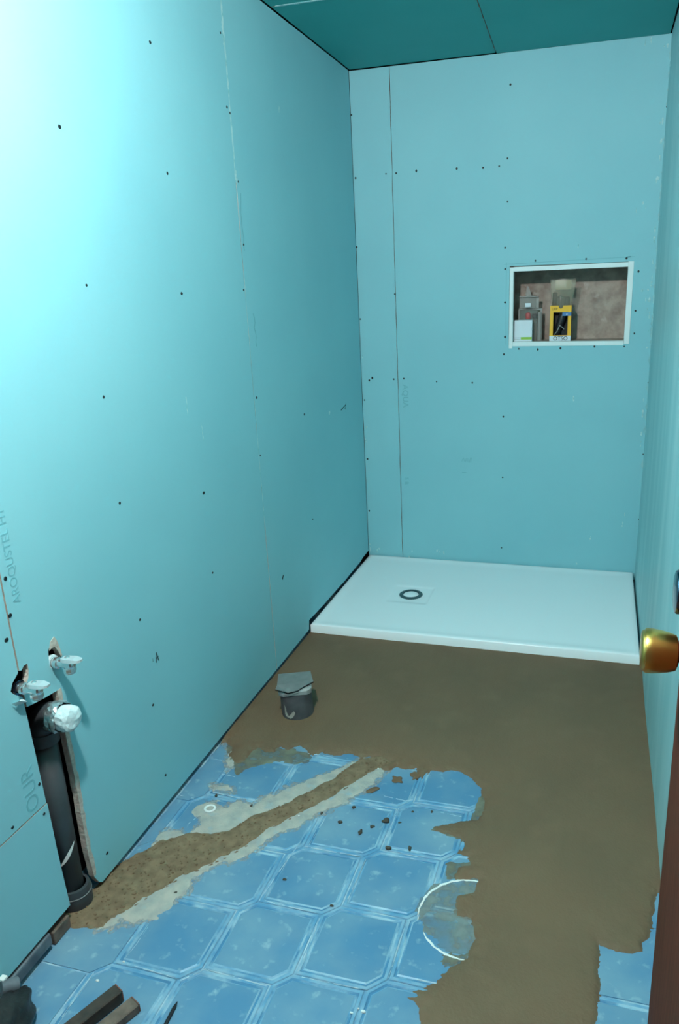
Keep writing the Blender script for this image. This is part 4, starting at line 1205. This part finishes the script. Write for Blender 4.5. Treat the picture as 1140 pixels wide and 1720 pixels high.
# small plaster ring
t_ = thing('plaster_ring', (RING[0], RING[1], 0.0), 'small white ring stuck in dried cement near the left wall', 'ring')
n_ = 20
vs, fs = [], []
for i in range(n_):
    a = 2 * math.pi * i / n_
    for j in range(8):
        b = 2 * math.pi * j / 8
        r = 0.012 + 0.0032 * math.cos(b)
        vs.append((RING[0] + r * math.cos(a) * 1.1, RING[1] + r * math.sin(a), 0.0035 + 0.0028 * math.sin(b)))
for i in range(n_):
    for j in range(8):
        a, b = i * 8 + j, i * 8 + (j + 1) % 8
        c, d = ((i + 1) % n_) * 8 + (j + 1) % 8, ((i + 1) % n_) * 8 + j
        fs.append((a, d, c, b))
mesh('ring_body', vs, fs, CHIP, t_, True)
group_children(t_)
o = heightfield('cement_smear', RING[0] - 0.05, RING[0] + 0.04, RING[1] - 0.05, RING[1] + 0.04, 0.003, lambda X, Y: 0.0022 - 0.09 * np.maximum(0, np.hypot(X - RING[0] + 0.003, Y - RING[1] + 0.004) - 0.018 + 0.006 * fbm(X, Y, 40, 5, 3)), SMEARM, fl_, 0.0)
o['label'] = 'pale dried cement smeared on the tiles'
# thin dark stick
(p0, p1) = STICK
d_ = (Vector(p1) - Vector(p0)).normalized()
p1 = Vector(p0) + d_ * 0.16
t_ = thing('thin_stick', (p0[0], p0[1], 0.0), 'thin dark pencil-like stick lying on the tiles', 'stick')
tube('stick_body', [(p0[0] + d_.x * 0.012, p0[1] + d_.y * 0.012, 0.004), (p1.x, p1.y, 0.004)], 0.0034, BLACK, t_, 6, smooth=False)
lathe('stick_point', [(0.0034, 0.0), (0.0006, 0.012)], (p0[0] + d_.x * 0.012, p0[1] + d_.y * 0.012, 0.004), (-d_.x, -d_.y, 0), BLACK, t_, 6)
group_children(t_)
# two wooden offcuts side by side
def batten(name, end, ang, length, w, h, m, label, z=0.0):
    t_ = thing(name, (end[0], end[1], z), label, 'wood offcut')
    bm = bmesh.new()
    M = Matrix.Translation((end[0], end[1], z)) @ Matrix.Rotation(ang, 4, 'Z')
    add_box(bm, -length, -0.002, -w / 2, w / 2, 0.0005, h, 0.002, 1)
    for v in bm.verts:
        v.co = M @ Vector((v.co.x, v.co.y + 0.0015 * math.sin(v.co.x * 30), v.co.z))
    from_bm('wood_body', bm, m, t_)
    box('sawn_end', -0.002, 0.0, -w / 2 + 0.001, w / 2 - 0.001, 0.0015, h - 0.001, WOOD_END, t_, 0.0004, M=M)
    group_children(t_)
batten('wood_offcut', (0.208, -2.327), math.radians(66), 0.20, 0.026, 0.028, WOOD_A, 'dark wooden offcut with a reddish sawn end, nearer the wall of the two')
batten('wood_offcut', (0.250, -2.337), math.radians(66), 0.20, 0.028, 0.020, WOOD_B, 'flatter worn brown wooden offcut, further from the wall of the two')
# black bundle in the near left corner
t_ = thing('black_bag', (0.06, -2.47, 0.0), 'crumpled black plastic bag in the near left corner', 'bag')
bm = bmesh.new()
bmesh.ops.create_icosphere(bm, subdivisions=5, radius=1.0)
for v in bm.verts:
    n = v.co.normalized()
    k = 1 + 0.07 * math.sin(4 * n.x + 3 * n.y + 1) + 0.05 * math.sin(6 * n.z - 5 * n.x) + 0.03 * abs(math.sin(7 * n.y + 6 * n.x + 4 * n.z)) + 0.015 * math.sin(19 * n.y + 14 * n.x)
    v.co = Vector((0.050 + n.x * k * 0.048, -2.49 + n.y * k * 0.112, max(0.001, 0.028 + n.z * k * 0.044)))
from_bm('bag_body', bm, BAG, t_, True)
tag(box('pale_strip', -0.012, 0.012, -0.003, 0.003, -0.002, 0.0015, CHIP, t_, 0.0005, M=Matrix.Translation((0.098, -2.455, 0.034)) @ Matrix.Rotation(-0.9, 4, 'Z') @ Matrix.Rotation(0.5, 4, 'Y')), label='pale strip on the black bag')
group_children(t_)
t_ = thing('metal_socket', (0.022, -2.415, 0.05), 'short grey metal tube end against the wall on the black bag', 'tube')
lathe('tube_body', [(0.006, 0.0), (0.014, 0.0), (0.014, 0.03), (0.012, 0.032), (0.008, 0.032), (0.007, 0.02)], (0.012, -2.408, 0.058), (0.5, 0.75, -0.35), STEEL, t_, 20)
tag(box('white_scrap', 0.004, 0.016, -2.402, -2.39, 0.066, 0.072, CHIP, t_, 0.001), label='white scrap on the tube')
group_children(t_)
